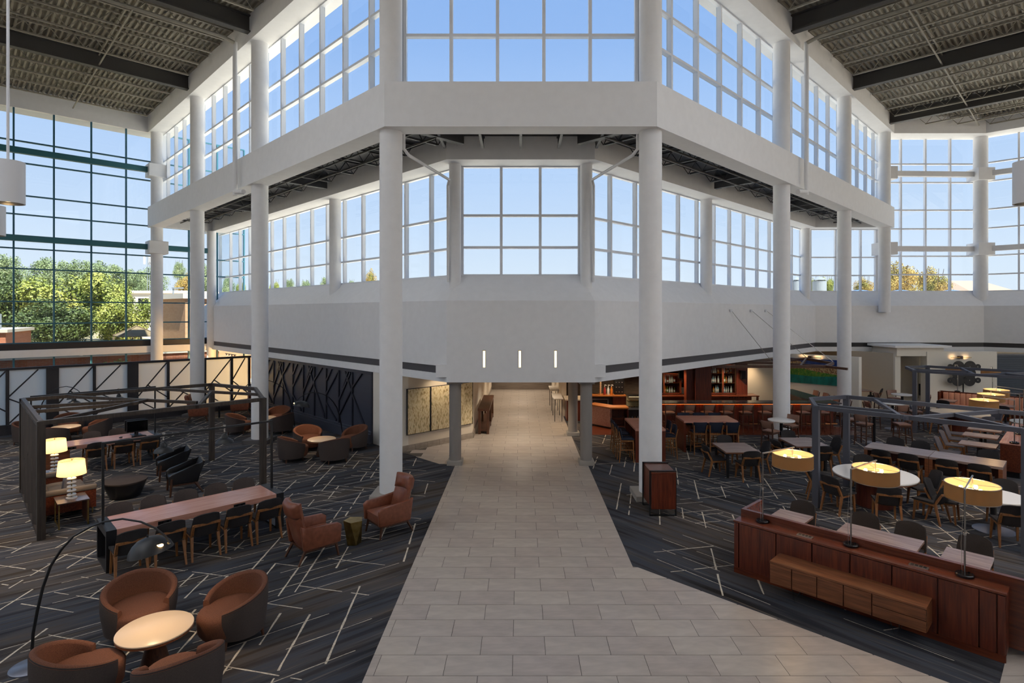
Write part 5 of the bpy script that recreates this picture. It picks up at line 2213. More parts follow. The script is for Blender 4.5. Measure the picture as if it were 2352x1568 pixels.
MB().tube([(5.5, 24.58, .20), (13.62, 24.58, .20), (13.62, 28.7, .20)], .022, 8).done('foot_rail', brass_rail, bar, 40)
for k in range(9):
    xx = 5.6 + .95 * k
    MB().bar((xx, 24.58, .20), (xx, 24.75, .20), .02, .02).done('rail_bracket', brass_rail, bar)
MB().box(5.6, 12.6, 25.25, 25.7, .55, .88).done('ice_well', steel_case, bar)
for i in range(9):
    x = 6.22 + .805 * i
    put(stool_tan, (x, 23.95), (0, 1), '%s taupe bar stool from the left along the bar front' % ('first', 'second', 'third', 'fourth', 'fifth', 'sixth', 'seventh', 'eighth', 'ninth')[i], 'taupe stools along the bar')
for i in range(4):
    put(stool_tan, (14.25, 25.3 + .9 * i), (-1, 0), '%s taupe bar stool on the right side of the bar' % ('nearest', 'second nearest', 'third nearest', 'farthest')[i], 'taupe stools along the bar')

# ---- back bar with bottle cabinets
bb_ = thing('back_bar', 'mahogany back bar with glazed bottle cabinets and dark counter', 'cabinet')
MB().box(6.3, 11.6, 27.75, 28.6, .90, .95).done('counter', mahog_x, bb_)
MB().box(6.3, 11.3, 27.95, 28.6, 0, .90).done('base', mahog_x, bb_)
MB().box(6.3, 11.3, 28.62, 28.7, .95, 2.7).done('back_panel', mahog_x, bb_)
MB().box(11.5, 11.58, 27.8, 27.88, 0, .90).done('leg', mahog_z, bb_)
cabs = [(6.35, 7.05, 1.0, 2.02), (7.08, 7.85, 1.0, 2.02), (7.9, 8.2, 1.0, 2.02), (8.75, 9.15, 1.0, 2.02), (9.35, 9.95, 1.0, 2.45), (10.0, 10.6, 1.0, 2.45)]
for a, b, z0, z1 in cabs:
    d = MB()
    for x in (a, b):
        d.box(x - .02, x + .02, 28.16, 28.62, z0, z1)
    d.box(a, b, 28.16, 28.62, z1 - .03, z1)
    d.box(a, b, 28.16, 28.62, z0 - .02, z0 + .02)
    dd = d.done('bottle_case', mahog_z, bb_)
    for k, z in enumerate([1.5] + ([1.98] if z1 > 2.2 else [])):
        MB().box(a + .02, b - .02, 28.2, 28.6, z, z + .02).done('shelf', mahog_x, dd)
    MB().box(a + .03, b - .03, 28.155, 28.163, z0 + .03, z1 - .04).done('glass_door', cab_glass, dd)
    MB().box(b - .035, b - .02, 28.13, 28.155, z0 + .1, z1 - .1).done('handle', brass, dd)
    MB().box(a + .03, b - .03, 28.55, 28.6, z1 - .05, z1 - .035).done('case_light', case_glow, dd)
MB().box(10.65, 11.2, 28.2, 28.62, .95, 2.62).done('side_pillar', mahog_z, bb_)
MB().box(6.3, 11.2, 28.1, 28.62, 2.47, 2.72).done('cornice', mahog_x, bb_)
MB().box(8.06, 8.80, 26.35, 26.9, 0, 2.74).done('bar_pillar', mahog_z, bb_)
MB().box(7.72, 8.06, 26.6, 27.0, 0, 2.74).done('pillar_return', mahog_z, bb_)
for x, z, lb in ((7.88, 1.75, 'small black wall speaker left of the bar pillar'), (10.92, 1.72, 'small black wall speaker at the right of the bottle cabinets')):
    t = thing('speaker', lb, 'speaker', (x, 28.08, z))
    MB().box(-.12, .12, -.1, .1, 0, .42, .01).done('casing', black_plastic, t)
    MB().box(-.10, .10, -.106, -.1, .02, .40).done('grille', screen_glass, t)
tv = thing('television', 'black television high above the left bottle cabinets', 'television', (7.0, 28.0, 2.12))
MB().box(-.62, .62, -.03, .05, 0, .55, .005).done('casing', black_plastic, tv)
MB().box(-.60, .60, -.034, -.03, .02, .53).done('screen', screen_glass, tv)
pos = thing('till', 'black point of sale screen on the back bar counter', 'till', (7.95, 27.6, .95))
MB().box(-.10, .10, -.08, .1, 0, .03).done('foot', steel_case, pos)
MB().bar((0, 0, .03), (0, .02, .2), .05, .04).done('neck', steel_case, pos)
MB().bar((0, -.06, .12), (0, .06, .42), .36, .03, up=(0, -1, .3)).done('screen', black_plastic, pos)

# bottles: one mesh per kind
def bottle_mesh(name, m, r, h, neck):
    return MB().lathe([(0, 0), (r, 0), (r, h * .58), (r * .8, h * .66), (neck, h * .76), (neck, h * .95), (neck * 1.15, h * .96), (neck * 1.15, h), (0, h)], 12).mesh(name, m, 40)


bot_cols = [('clear', mat('clear_bottle', '#b9c0c4', .1)), ('amber', mat('amber_bottle', '#b3661e', .12)), ('green', mat('green_bottle', '#5d7a3a', .12)),
            ('dark', mat('dark_bottle', '#2a211f', .12)), ('red', mat('red_bottle', '#8f2f2a', .15)), ('blue', mat('blue_bottle', '#7ea4bd', .12))]
bmeshes = [(n, bottle_mesh(n + '_bottle', m, .042, .31, .014), MB().lathe([(.043, .05), (.0435, .05), (.0435, .15), (.043, .15)], 12).mesh('label_' + n, [paper, cream_shade, paper, cream_top, paper, paper][i], 40)) for i, (n, m) in enumerate(bot_cols)]
rb_ = random.Random(11)
nth = ['first', 'second', 'third', 'fourth', 'fifth', 'sixth', 'seventh', 'eighth']
where = ['first bottle case', 'second bottle case', 'third bottle case', 'case right of the bar pillar', 'left tall bottle case', 'right tall bottle case']
for ci, (a, b, z0, z1) in enumerate(cabs):
    shelves = [(z0 + .02, 'bottom'), (1.52, 'upper' if z1 < 2.2 else 'middle')] + ([(2.0, 'top')] if z1 > 2.2 else [])
    for z, sn_ in shelves:
        n = int((b - a - .08) / .115)
        for k in range(n):
            x = a + .09 + .115 * k
            nm, me, lm = bmeshes[rb_.choice([0, 0, 1, 2, 3, 1, 4, 5] if ci < 4 else [0, 0, 0, 1, 2, 3, 5])]
            o = thing('bottle', '%s liquor bottle, %s from left, %s shelf, %s' % (nm, nth[k], sn_, where[ci]), 'bottle', (x, 28.36 + rb_.uniform(-.06, .06), z), 0, 'liquor bottles on the %s shelf of the %s' % (sn_, where[ci]))
            s = rb_.uniform(.85, 1.2)
            o.scale = (s, s, s)
            link('glass_body', me, o)
            link('paper_label', lm, o)
for k in range(7):
    o = thing('wine_glass', 'stemmed glass under the back bar counter, %s from the left' % nth[k], 'glass', (10.2 + .13 * k, 27.85 + .05 * (k % 2), .72), 0, 'stemmed glasses by the back bar')
    MB().lathe([(0, 0), (.035, 0), (.004, .01), (.004, .08), (.03, .11), (.038, .15), (.032, .19)], 10).done('bowl', cab_glass, o, 60)

# ---- coffee counter at the left of the bar
cc = thing('coffee_counter', 'angled amber-topped coffee counter with open shelves behind the passage column', 'counter')
top = [(2.95, 25.4), (3.8, 24.42), (4.62, 24.42), (4.62, 25.1), (4.05, 25.1), (3.35, 25.85)]
MB().prism(top, .87, .93).done('counter_top', amber_wood, cc)
MB().prism([(3.0, 25.4), (3.82, 24.46), (3.9, 24.5), (4.0, 25.05), (3.35, 25.75)], .08, .87).done('carcass', walnut, cc)
MB().prism([(3.05, 25.42), (3.85, 24.55), (4.5, 24.6), (4.5, 25.0), (4.0, 25.0), (3.4, 25.6)], 0, .08).done('toe_kick', black_plastic, cc)
MB().box(3.86, 4.6, 24.46, 24.48, .08, .10).done('rail', mahog_x, cc)
for x in (3.85, 4.58):
    MB().box(x, x + .03, 24.46, 25.05, .08, .87).done('side_panel', mahog_z, cc)
for z in (.08, .42):
    MB().box(3.88, 4.58, 24.48, 25.02, z, z + .04).done('shelf', mahog_x, cc)
MB().box(3.88, 4.58, 25.02, 25.06, .08, .87).done('back_panel', mahog_z, cc)
struct('wall_coffee', MB().box(2.2, 6.3, 28.75, 28.95, 0, Z_LOW), stone_wall)
bc = thing('back_counter', 'amber-edged back counter with a black fridge under it behind the coffee counter', 'counter')
MB().box(3.1, 5.05, 27.2, 28.0, .98, 1.03).done('counter_top', amber_wood, bc)
MB().box(4.4, 5.02, 27.25, 28.0, 0, .98).done('cabinet', mahog_z, bc)
MB().box(3.15, 4.38, 27.4, 28.0, 0, .96).done('fridge', black_plastic, bc)
mb = MB()
mb.box(3.4, 4.2, 27.36, 27.4, .1, .14)
mb.box(3.4, 4.2, 27.36, 27.4, .82, .86)
mb.box(3.4, 3.44, 27.36, 27.4, .1, .86)
mb.box(4.16, 4.2, 27.36, 27.4, .1, .86)
mb.done('fridge_frame', steel_case, bc)
for k, (x, h, m, lb) in enumerate(((3.85, .95, cream_top, 'tall stack of pale paper cups on the back counter'),)):
    t = thing('cup_stack', lb, 'cups', (x, 27.6, 1.03))
    mb = MB()
    for j in range(9):
        mb.lathe([(.035, .09 * j), (.05, .09 * j + .085), (.052, .09 * j + .09)], 14)
    mb.done('cups', m, t, 50)
    MB().tube([(.0, .06, 0), (.0, .06, .85)], .008, 6).done('holder', black_metal, t)
for k, (x, nm) in enumerate(((4.05, 'red'), (4.22, 'clear'), (4.38, 'amber'))):
    t = thing('syrup_bottle', '%s pump bottle on the back counter beside the paper cups' % nm, 'bottle', (x, 27.55, 1.03))
    mm = [m for n, m in bot_cols if n == nm][0]
    MB().lathe([(0, 0), (.06, 0), (.06, .26), (.02, .34), (.02, .38), (0, .38)], 14).done('body', mm, t, 40)
    MB().tube([(0, 0, .38), (0, 0, .47), (.09, 0, .45)], .012, 6).done('pump', paper, t, 40)
bx = thing('cup_rack', 'black rack of cups against the dark stone wall', 'rack', (4.75, 27.7, 1.03))
MB().box(-.22, .22, -.15, .15, 0, .75).done('casing', black_plastic, bx)
for i in range(3):
    for j in range(3):
        MB().lathe([(.02, 0), (.035, .03)], 10, (-.14 + .14 * i, -.155, .12 + .23 * j)).done('cup', paper, bx)
cs = thing('pastry_case', 'lit glass pastry case with a cooler of drinks below, left of the column', 'display case', (4.98, 25.05, 0))
MB().box(-.32, .32, -.3, .3, 0, .16).done('base', black_plastic, cs)
MB().box(-.32, .32, -.05, .3, .16, .78).done('cooler', black_plastic, cs)
MB().box(-.32, .32, -.3, .3, .78, .86).done('deck', steel_case, cs)
MB().box(-.32, .32, -.3, .3, 1.34, 1.37).done('top', black_plastic, cs)
for x in (-.32, .31):
    MB().box(x, x + .01, -.3, .3, .86, 1.34).done('side_glass', cab_glass, cs)
MB().box(-.31, .31, -.30, -.292, .86, 1.34).done('front_glass', cab_glass, cs)
MB().box(-.30, .30, -.28, .28, 1.10, 1.112).done('shelf', cab_glass, cs)
MB().box(-.30, .30, .27, .29, .86, 1.34).done('back', cream_top, cs)
MB().box(-.28, .28, -.2, -.18, 1.32, 1.335).done('case_light', case_glow, cs)
for j in range(2):
    for i in range(5):
        t = thing('pastry', 'golden pastry, %s from the left on the %s tray of the lit case' % (nth[i], ('lower', 'upper')[j]), 'pastry', (4.76 + .11 * i, 25.0, .86 + .255 * j), .4 * i, 'pastries in the glass case')
        MB().lathe([(0, 0), (.035, .005), (.042, .02), (.03, .04), (0, .045)], 10, sx=1.1, sy=.8).done('crust', amber_wood, t, 60)
        MB().lathe([(0, .04), (.02, .044), (0, .052)], 8).done('glaze', cream_top, t, 60)
for i in range(5):
    nm, me, lm = bmeshes[(2, 5, 1, 0, 4)[i]]
    t = thing('drink_bottle', '%s drink bottle in the open cooler under the pastries' % nm, 'bottle', (4.74 + .12 * i, 24.88, .16))
    link('glass_body', me, t)
    link('paper_label', lm, t)
pw_ = thing('counter', 'dark panelled low counter with pale top on the right of the passage', 'counter')
MB().box(2.12, 2.8, 26.3, 27.4, 0, .95).done('carcass', mahog_z, pw_)
MB().box(2.05, 2.85, 26.2, 27.45, .95, 1.0).done('counter_top', art_wall_mat, pw_)
struct('wall_niche', MB().box(2.2, 3.0, 29.0, 29.2, 0, Z_LOW), art_wall_mat)

# ---- bar canopy on cables
cn = thing('canopy_frame', 'brown timber frame hung on cables over the bar', 'canopy')
cz = 2.62
C = [(8.4, 25.1), (13.4, 25.1), (14.55, 26.6), (14.6, 29.2), (10.3, 27.6)]
for a, b in zip(C, C[1:] + C[:1]):
    MB().bar((a[0], a[1], cz), (b[0], b[1], cz), .10, .12).done('beam', dk_walnut, cn)
MB().bar((13.4, 25.1, cz), (13.9, 24.3, cz - .03), .10, .10).done('beam', dk_walnut, cn)
for a, b in (((10.3, 27.6), (11.7, 26.6)), ((11.7, 26.6), (13.4, 25.1)), ((14.6, 29.2), (11.7, 26.6)), ((11.7, 26.6), (9.4, 26.8)), ((14.6, 29.2), (12.3, 25.1))):
    MB().bar((a[0], a[1], cz + .02), (b[0], b[1], cz + .02), .08, .09).done('rafter', dk_walnut, cn)
for (wx, t_), tip in (((1677.5, 6.94), (11.7, 26.6)), ((1724.6, 8.47), (14.6, 29.2)), ((1758, 9.67), (14.55, 26.6))):
    wp = Vector((2.4 + t_ + .03, 18.5 + t_ - .03, 5.08))
    MB().tube([wp, (tip[0], tip[1], cz + .08)], .012, 6).done('cable', nickel, cn)
    MB().lathe([(0, -.05), (.07, -.05), (.07, .05), (0, .05)], 12, (wp.x - .05, wp.y - .03, wp.z)).done('wall_anchor', white_metal, cn)

# ---- far right walls
struct('wall_bar_back', MB().prism([(11.2, 29.2), (13.9, 31.0), (13.9, 31.3), (11.0, 29.5)], 0, Z_LOW), beige)
struct('wall_painting', MB().prism([(13.9, 31.0), (16.7, 28.2), (16.95, 28.4), (14.1, 31.3)], 0, 2.78), warm_white)
struct('wall_back_room', MB().box(11.0, 21.0, 36.0, 36.2, 0, Z_LOW + .2), beige)
struct('wall_alcove', MB().prism([(20.45, 31.35), (18.95, 33.6), (18.95, 36.0), (19.2, 36.0), (19.25, 33.7), (20.7, 31.5)], 0, 2.75), beige)
struct('trim_kiosk', MB().box(20.45, 23.0, 31.05, 33.3, 2.62, 3.08), warm_white)
struct('trim_kiosk_slab', MB().box(20.2, 23.25, 30.8, 33.3, 3.08, 3.2), white)
struct('wall_kiosk_jamb', MB().box(20.45, 20.75, 31.2, 31.5, 0, 2.62), warm_white)
struct('wall_kiosk_inner', MB().box(20.6, 23.2, 33.3, 33.5, 0, 2.7), beige)
struct('wall_medallion', MB().box(22.05, 25.85, 31.0, 31.5, 0, 2.86), warm_white)
lv = root('wall_slatted')
MB().box(25.85, 34, 31.4, 31.55, 0, 2.72).done('backing', navy_wall, lv)
for k in range(22):
    MB().bar((25.87, 31.36, .06 + .12 * k), (34, 31.36, .06 + .12 * k), .05, .108).done('slat', blue_slat, lv)
# painting: a colourful night landscape, abstract
pa, pb = Vector((14.36, 30.54)), Vector((16.02, 28.88))
pn = Vector((-1, -1)) / S2
pd = (pb - pa).normalized()
pcx = (pa + pb) / 2 + pn * .04
pt_ = thing('landscape_painting', 'colourful landscape painting of night sky, golden town and green field', 'painting', (pcx.x, pcx.y, 1.93), math.atan2(pd.y, pd.x))
W_, H_ = (pb - pa).length, 1.3
field = mat('field_teal', '#12776c', .6)
tex(field, scale=(2, 1, 9), ts=2, stops=[(.3, '#0c5f58'), (.7, '#1d8f80')])
grass = tex(mat('field_green', '#3f7d2c', .6), ts=7, stops=[(.3, '#2b6a22'), (.55, '#5d9433'), (.75, '#b08c2c')])
town = tex(mat('town_gold', '#b98c48', .6), ts=11, stops=[(.3, '#2b2f3d'), (.45, '#9a6a38'), (.6, '#cbb488'), (.75, '#7c5b3a')], scale=(2, 1, 3))
night = tex(mat('night_blue', '#203a80', .6), ts=4, stops=[(.3, '#182c66'), (.7, '#2f5199')])
MB().box(-W_ / 2, W_ / 2, -.02, .02, -H_ / 2, H_ / 2).done('canvas', night, pt_)
MB().prism([(-W_ / 2, -H_ / 2), (W_ / 2, -H_ / 2), (W_ / 2, -.18), (.1, -.26), (-W_ / 2, -.22)], 0, .004).done('teal_field', field, pt_)
MB().prism([(-W_ / 2, -.22), (.1, -.26), (W_ / 2, -.18), (W_ / 2, -.10), (.2, 0), (-.5, .12), (-W_ / 2, .08)], 0, .005).done('green_field', grass, pt_)
MB().prism([(-W_ / 2, .08), (-.5, .12), (.2, 0), (W_ / 2, -.10), (W_ / 2, .20), (.9, .22), (.85, .34), (.7, .34), (.68, .22), (.3, .24), (.1, .36), (-.2, .36), (-.25, .22), (-.5, .24), (-.55, .5), (-W_ / 2, .52)], 0, .006).done('town', town, pt_)
for ch in pt_.children:
    if ch.name.split('.')[0] in ('teal_field', 'green_field', 'town'):
        ch.rotation_euler = (R(90), 0, 0)
        ch.location = (0, -.02, 0)


def picture_light(x, y, z, rz, label, tgt, pw):
    t = thing('picture_light', label, 'picture light', (x, y, z), rz)
    MB().box(-.55, .55, -.02, .02, -.015, .015).done('bar', brass, t)
    MB().box(-.08, .08, -.03, .18, -.08, .08).done('mount', dk_walnut, t)
    d = Vector((math.sin(rz), -math.cos(rz)))
    for k in (-.35, .35):
        q = Vector((x, y)) + Vector((math.cos(rz), math.sin(rz))) * k
        spot_light((q.x, q.y, z - .02), pw, (q.x - d.x * .35, q.y - d.y * .35, z + tgt), 130, (1, .62, .3), .03, .9)
    return t


q = (pa + pb) / 2 + pn * .24
picture_light(q.x - .05, q.y + .05, 2.66, math.atan2(pd.y, pd.x), 'brass bar picture light over the landscape painting', .2, 6)
picture_light(23.75, 30.80, 2.56, 0, 'brass bar picture light over the black disc sculpture', .2, 4)
# disc sculpture
ds = thing('disc_sculpture', 'wall-height sculpture of pierced black discs on a stand', 'sculpture', (23.75, 30.66, 0))
MB().tube([(0, 0, 0), (0, 0, 2.2)], .035, 8).done('stand', black_metal, ds)
MB().lathe([(0, 0), (.3, 0), (.3, .02), (0, .03)], 20).done('foot', black_metal, ds)
for x in (-.31, .31):
    for k, z in enumerate((1.36, 1.72, 2.08)):
        d = MB().lathe([(.03, 0), (.32, 0), (.32, .03), (.03, .03), (.03, 0)], 28).done('disc', tex(mat('blackened_bronze', '#26221f', .6), ts=8, bump=.4) if 'blackened_bronze' not in MATS else MATS['blackened_bronze'], ds, 40)
        d.rotation_euler = (R(90), 0, 0)
        d.location = (x, -.03 - .015 * k, z)
for x in (-.74, .74):
    for k, z in enumerate((1.36, 2.08)):
        d = MB().lathe([(.03, 0), (.15, 0), (.15, .03), (.03, .03), (.03, 0)], 24).done('disc', MATS['blackened_bronze'], ds, 40)
        d.rotation_euler = (R(90), 0, 0)
        d.location = (x, -.05, z)

# ---- alcove table
t = put(square_table, (18.35, 31.2), (0, 1), 'dark square table in the far corner beside the beige wall')
for p, f, lb in (((17.55, 31.1), (1, 0), 'dark chair left of the far corner table'), ((18.95, 30.65), (-.8, .6), 'dark chair right of the far corner table')):
    put(chair_dark, p, f, lb, 'chairs at the far corner table', CH)

# ---- pub tables and stools
for (x, y), lb in (((9.42, 20.65), 'round white pub table before the second right column'), ((13.55, 21.9), 'round white pub table nearest the grey pergola'),
                   ((15.95, 24.5), 'round white pub table second from the grey pergola'), ((18.1, 27.1), 'round white pub table farthest, by the beige alcove')):
    put(pub_table, (x, y), (0, 1), lb, 'round white pub tables')
for p, f, lb in (((8.86, 20.25), (.7, .5), 'taupe stool with its back to the camera at the pub table before the column'), ((10.0, 21.25), (-.8, -.5), 'taupe stool right of the pub table before the column'),
                 ((12.95, 21.55), (.8, .5), 'taupe stool nearest left of the pub table by the grey pergola'), ((14.35, 21.5), (-1, .1), 'taupe stool side-on right of the pub table by the grey pergola'),
                 ((12.95, 22.5), (.8, -.4), 'taupe stool behind left at the pub table by the grey pergola'), ((15.75, 23.75), (.1, 1), 'taupe stool at the near side of the second pub table'),
                 ((15.15, 24.6), (1, 0), 'taupe stool left of the second pub table'), ((16.75, 24.3), (-1, .2), 'taupe stool right of the second pub table'),
                 ((17.25, 27.3), (1, -.1), 'taupe stool left of the farthest pub table'), ((18.75, 26.6), (-.7, .5), 'taupe stool right of the farthest pub table'), ((18.3, 27.95), (0, -1), 'taupe stool behind the farthest pub table')):
    put(stool_tan, p, f, lb, 'taupe stools at the pub tables')

# ---- big round tables
def round_table(r, m, drum=True):
    def build():
        t = thing('round_table', 'table', 'table')
        MB().lathe([(0, .76), (r - .02, .76), (r, .775), (r, .80), (r - .01, .81), (0, .81)], 56).done('tabletop', m, t, 40)
        MB().lathe([(r - .01, .74), (r - .012, .76), (0, .76), (0, .74), (r - .01, .74)], 56).done('edge_band', walnut_dk, t, 40)
        if drum:
            MB().lathe([(0, 0), (.44, 0), (.42, .74), (0, .74)], 36).done('drum_base', mahog_z, t, 40)
        else:
            MB().lathe([(0, .03), (.06, .03), (.06, .74), (0, .74)], 14).done('pedestal', black_metal, t, 40)
            MB().lathe([(0, 0), (.40, 0), (.40, .015), (.1, .035), (0, .035)], 40).done('base', disc_metal, t, 40)
        return t
    return build


put(round_table(.97, stone_top), (9.2, 14.85), (0, 1), 'large round white table on a drum base under the pergola')
for p, lb in (((8.05, 15.35), 'far left charcoal chair at the large round white table'), ((8.0, 14.35), 'near left charcoal chair at the large round white table'),
              ((8.75, 13.68), 'charcoal chair with its back to the camera at the large round white table'), ((9.85, 13.75), 'near right charcoal chair at the large round white table'),
              ((10.35, 14.7), 'far right charcoal chair at the large round white table'), ((9.65, 15.98), 'far side charcoal chair at the large round white table')):
    put(chair_dark, p, (9.2 - p[0], 14.85 - p[1]), lb, 'chairs at the large round white table', CH)
put(round_table(.62, stone_top, False), (10.85, 13.1), (0, 1), 'round white table with grey disc base behind the right console lamp')
for p, lb in (((10.2, 13.75), 'charcoal chair under the right console lamp shade at the disc-base table'), ((10.55, 12.35), 'charcoal chair with its back to the camera at the disc-base table'), ((11.5, 13.65), 'charcoal chair on the far right of the disc-base table')):
    put(chair_dark, p, (10.85 - p[0], 13.1 - p[1]), lb, 'chairs at the disc-base round table', CH)
put(round_table(1.02, cream_top), (18.4, 23.95), (0, 1), 'large round cream table on a drum base behind the pergola beams')
for p, lb in (((17.35, 24.75), 'far left grey chair at the large round cream table'), ((17.2, 23.35), 'near left grey chair at the large round cream table'), ((18.3, 22.65), 'near grey chair at the large round cream table'), ((19.75, 24.0), 'right grey chair at the large round cream table')):
    put(chair_grey, p, (18.4 - p[0], 23.95 - p[1]), lb, 'chairs at the large round cream table', CH)
put(round_table(.62, stone_top, False), (19.55, 21.9), (0, 1), 'round white table at the right edge behind the linen lamps')

# ---- communal table in two halves
ctr_ = Vector((12.2, 16.95))
ct2 = thing('communal_table', 'long grey-topped communal table in two halves under the right pergola', 'table', (ctr_.x, ctr_.y, 0), R(-45))
for k in (-1, 1):
    x0, x1 = sorted((k * .004, k * 1.66))
    MB().box(x0, x1, -.49, .49, .74, .81, .003).done('tabletop', grey_wood, ct2)
    for xx in (k * .05, k * 1.61):
        MB().box(xx - .045, xx + .045, -.485, .485, 0, .74).done('panel_leg', walnut_dk, ct2)
    MB().box(min(k * .1, k * 1.56), max(k * .1, k * 1.56), -.06, .06, .3, .74).done('modesty_panel', mahog_z, ct2)
for i, s in enumerate((-1.07, -.39, .51, 1.22)):
    p = ctr_ + e2 * s - e1 * .74
    put(chair_dark, p, e1, '%s charcoal chair from the left on the near side of the two-part table' % ordn[i], 'chairs at the two-part table', CH)
for i, s in enumerate((-1.14, -.46, 1.2)):
    p = ctr_ + e2 * s + e1 * .74
    put(chair_dark, p, -e1, '%s charcoal chair from the left behind the two-part table' % ordn[i], 'chairs at the two-part table', CH)
# small tables in a row with grey chairs
for i, p in enumerate(((14.62, 18.25), (15.75, 19.55), (16.75, 20.6))):
    put(cafe_w, p, (1, 1), '%s grey-topped small table in the row by the wooden partition' % ('nearest', 'middle', 'farthest')[i], 'row of small tables by the partition')
for i, p in enumerate(((13.85, 18.45), (14.75, 19.45), (15.55, 20.35), (16.2, 21.3))):
    put(chair_grey, p, e2, '%s grey chair facing the row of small tables' % ordn[i], 'grey chairs at the row of small tables', CH)
# partition console with three lamps
pv = thing('partition', 'dark wooden partition with ledge carrying three linen lamps at the right edge', 'partition', (16.3, 18.75, 0), A45)
MB().box(-2.1, 2.1, -.25, .25, .18, 1.0).done('carcass', mahog_x, pv)
MB().box(-2.05, 2.05, -.2, .2, 0, .18).done('toe_kick', black_plastic, pv)
MB().box(-2.12, 2.12, -.27, .27, 1.0, 1.03).done('ledge', walnut, pv)
MB().box(-2.12, 2.12, -.33, -.25, .18, 1.25).done('raised_back', mahog_x, pv)
for i, (x, y) in enumerate(((14.95, 17.3), (16.2, 18.55), (17.3, 19.65))):
    place_lamp(x, y, 1.03, -.75, .66, 'linen drum lamp on the right partition, %s of three' % ('nearest', 'middle', 'farthest')[i], 'swing arm lamps on the partition', 6)

# ---- booth
bo = thing('booth', 'blush leather booth bench with channel-tufted back before the white wall', 'bench', (21.05, 28.45, 0), R(-45))
MB().box(-.1, 6.0, .0, .10, 0, 1.06).done('back_board', mahog_x, bo)
MB().box(-.14, -.06, -.62, .1, 0, 1.10).done('end_panel', mahog_x, bo)
k = 0
while .02 + .225 * k < 5.7:
    x0 = .0 + .225 * k
    MB().box(x0 + .004, x0 + .221, -.12, .0, .48, 1.04, .03, 2).done('channel', pink_leather, bo, 40)
    k += 1
MB().box(0, 5.9, -.62, -.02, .36, .50, .04, 2).done('seat', pink_leather, bo, 40)
MB().box(0, 5.9, -.55, -.0, 0, .36).done('base', mahog_x, bo)
MB().box(-.12, 6.0, -.02, .14, 1.06, 1.09).done('cap_rail', mahog_x, bo)
for i, (x, y) in enumerate(((20.45, 27.35), (21.85, 25.75))):
    put(cafe_s, (x, y), (1, 1), '%s small wood-topped table at the blush booth' % ('left', 'right')[i], 'small tables at the booth')
    put(chair_dark, (x - .65, y - .65), (1, 1), 'dark chair at the %s table of the blush booth' % ('left', 'right')[i], 'chairs at the booth', CH)
for i, (x, y) in enumerate(((21.50, 28.12), (22.45, 27.18))):
    place_lamp(x, y, 1.09, -.7, -.7, 'linen drum lamp on the booth rail, %s one' % ('left', 'right')[i], 'swing arm lamps on the booth rail', 6)
put(square_table, (26.3, 29.2), (0, 1), 'pale table beyond the booth by the slatted wall')
put(chair_grey, (26.2, 28.3), (0, 1), 'grey chair beyond the booth by the slatted wall', None, CH)

# ---- right pergolas
def steel_pergola(label, posts, beams, rafters):
    t = thing('pergola', label, 'pergola', (0, 0, 0), 0, 'slate steel pergolas')
    for p in posts:
        MB().box(-.075, .075, -.075, .075, 0, 2.6).done('post', grey_steel, t, loc=(p[0], p[1], 0), rz=A45)
    for p, q in beams:
        pergola_beam('beam', grey_steel, p, q, t)
    for p, q in rafters:
        pergola_beam('rafter', grey_steel, p, q, t, .08, .085, 2.55)
    return t


Ap, Bp, Cp = (8.15, 16.06), (7.58, 14.66), (9.41, 16.5)
Dp, Fp2, Gp2 = (10.42, 11.78), (12.25, 13.65), (11.75, 12.2)
steel_pergola('slate steel pergola frame over the large round white table', (Bp, Cp, Dp, Fp2),
              ((Ap, Bp), (Ap, Cp), (Bp, Dp), (Cp, Fp2), (Dp, Gp2), (Gp2, Fp2)),
              (((9.89, 15.95), (8.87, 13.3)), ((8.87, 13.2), (11.75, 14.1)), ((10.37, 13.72), (10.40, 11.85)), ((7.84, 15.1), (9.1, 14.0))))
B2, C2, A2 = (16.35, 23.7), (18.35, 25.75), (17.1, 25.35)
D2, F2, G2 = (19.35, 20.7), (21.35, 22.75), (20.8, 21.2)
steel_pergola('slate steel pergola frame farther back by the booth', (B2, C2, D2, F2),
              ((A2, B2), (A2, C2), (B2, D2), (C2, F2), (D2, G2), (G2, F2)),
              (((19.2, 24.9), (17.75, 22.3)), ((17.75, 22.3), (20.9, 23.2)), ((19.3, 22.75), (19.3, 20.8)), ((16.7, 24.4), (18.5, 23.4))))

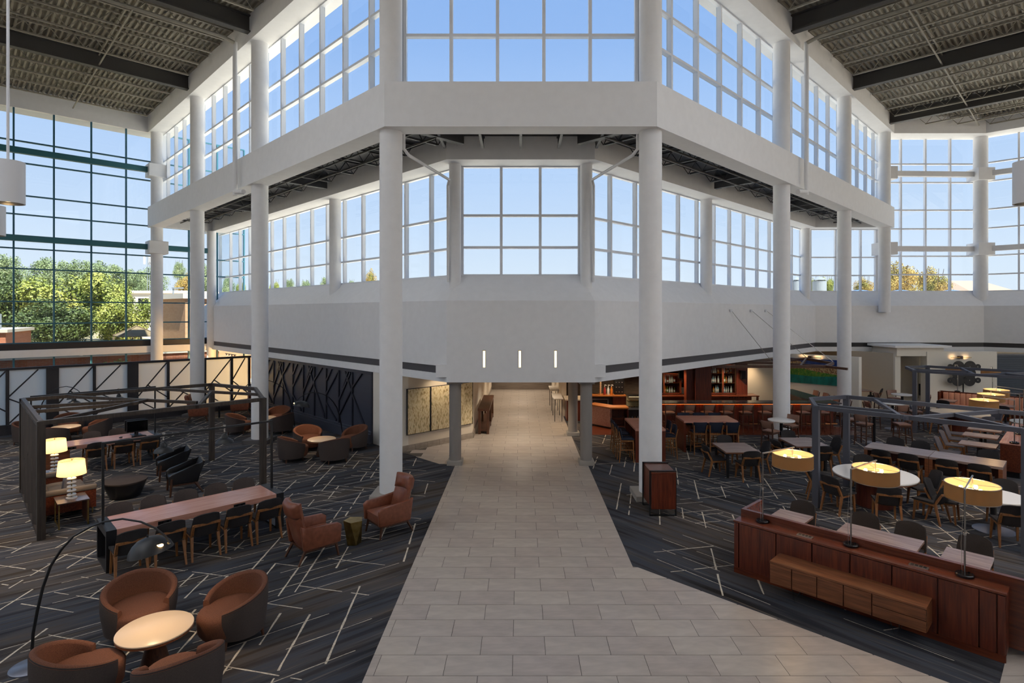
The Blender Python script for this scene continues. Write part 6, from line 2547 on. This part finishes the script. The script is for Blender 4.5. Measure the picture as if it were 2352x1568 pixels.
# ---- warm lamps of the ground floor rooms (recessed downlights; the window-ledge ones added to warm the screen)
dl_i = 0
for x, y, pw, lb in ((0.0, 22.0, 90, 'recessed downlight at the passage mouth'), (0.0, 26.5, 80, 'recessed downlight midway in the passage'), (0.0, 31.0, 80, 'recessed downlight deep in the passage'), (0.0, 35.2, 90, 'recessed downlight at the passage end'),
                     (3.9, 24.3, 110, 'recessed downlight above the coffee counter'), (4.3, 27.0, 90, 'recessed downlight above the back counter'), (7.0, 27.0, 150, 'recessed downlight behind the bar, left'), (9.9, 27.3, 150, 'recessed downlight behind the bar, right'),
                     (12.3, 29.0, 90, 'recessed downlight over the bar corner'), (-16.2, 33.4, 500, 'recessed downlight in the corner room behind the screen'), (21.6, 32.4, 25, 'recessed downlight inside the alcove'), (16.5, 33.0, 60, 'recessed downlight in the room behind the far corner table'), (-19.6, 34.65, 150, 'added downlight under the window ledge, nearest the corner'), (-23.6, 30.65, 120, 'added downlight under the window ledge, second from the corner'), (-27.6, 26.65, 100, 'added downlight under the window ledge, farthest from the corner')):
    t = thing('downlight', lb, 'ceiling light', (x, y, Z_LOW - (.05 if x < -18 else .02)))
    MB().lathe([(.06, 0), (.09, 0), (.09, .02), (.06, .02), (.06, 0)], 16).done('trim_ring', white_metal, t)
    MB().lathe([(0, .012), (.06, .012), (.06, .02), (0, .02)], 16).done('lens', sconce_glow, t)
    spot_light((x, y, Z_LOW - .08), pw * (1.5 if abs(x) < .1 else 1), (x, y, 0), 130, (1, .87, .70) if abs(x) < .1 else (1, .74, .46), .06, .7)
# track lights in the corner room behind the screen
tk = thing('track_light', 'row of small lit spots on the ceiling edge beyond the second left column', 'track light', (-16.2, 31.9, 2.66))
MB().bar((-.6, .6, 0), (.6, -.6, 0), .04, .03).done('track', black_metal, tk)
for k in range(4):
    b = MB().lathe([(0, 0), (.05, 0), (.04, .1), (0, .1)], 12).done('spot', nickel, tk, 40, loc=(-.45 + .3 * k, .45 - .3 * k, -.11))
    MB().lathe([(0, -.004), (.042, -.004), (.042, 0), (0, 0)], 12).done('lens', bulb_mat, b)
point_light((-16.0, 33.0, 2.3), 300, (1, .62, .24), .15)
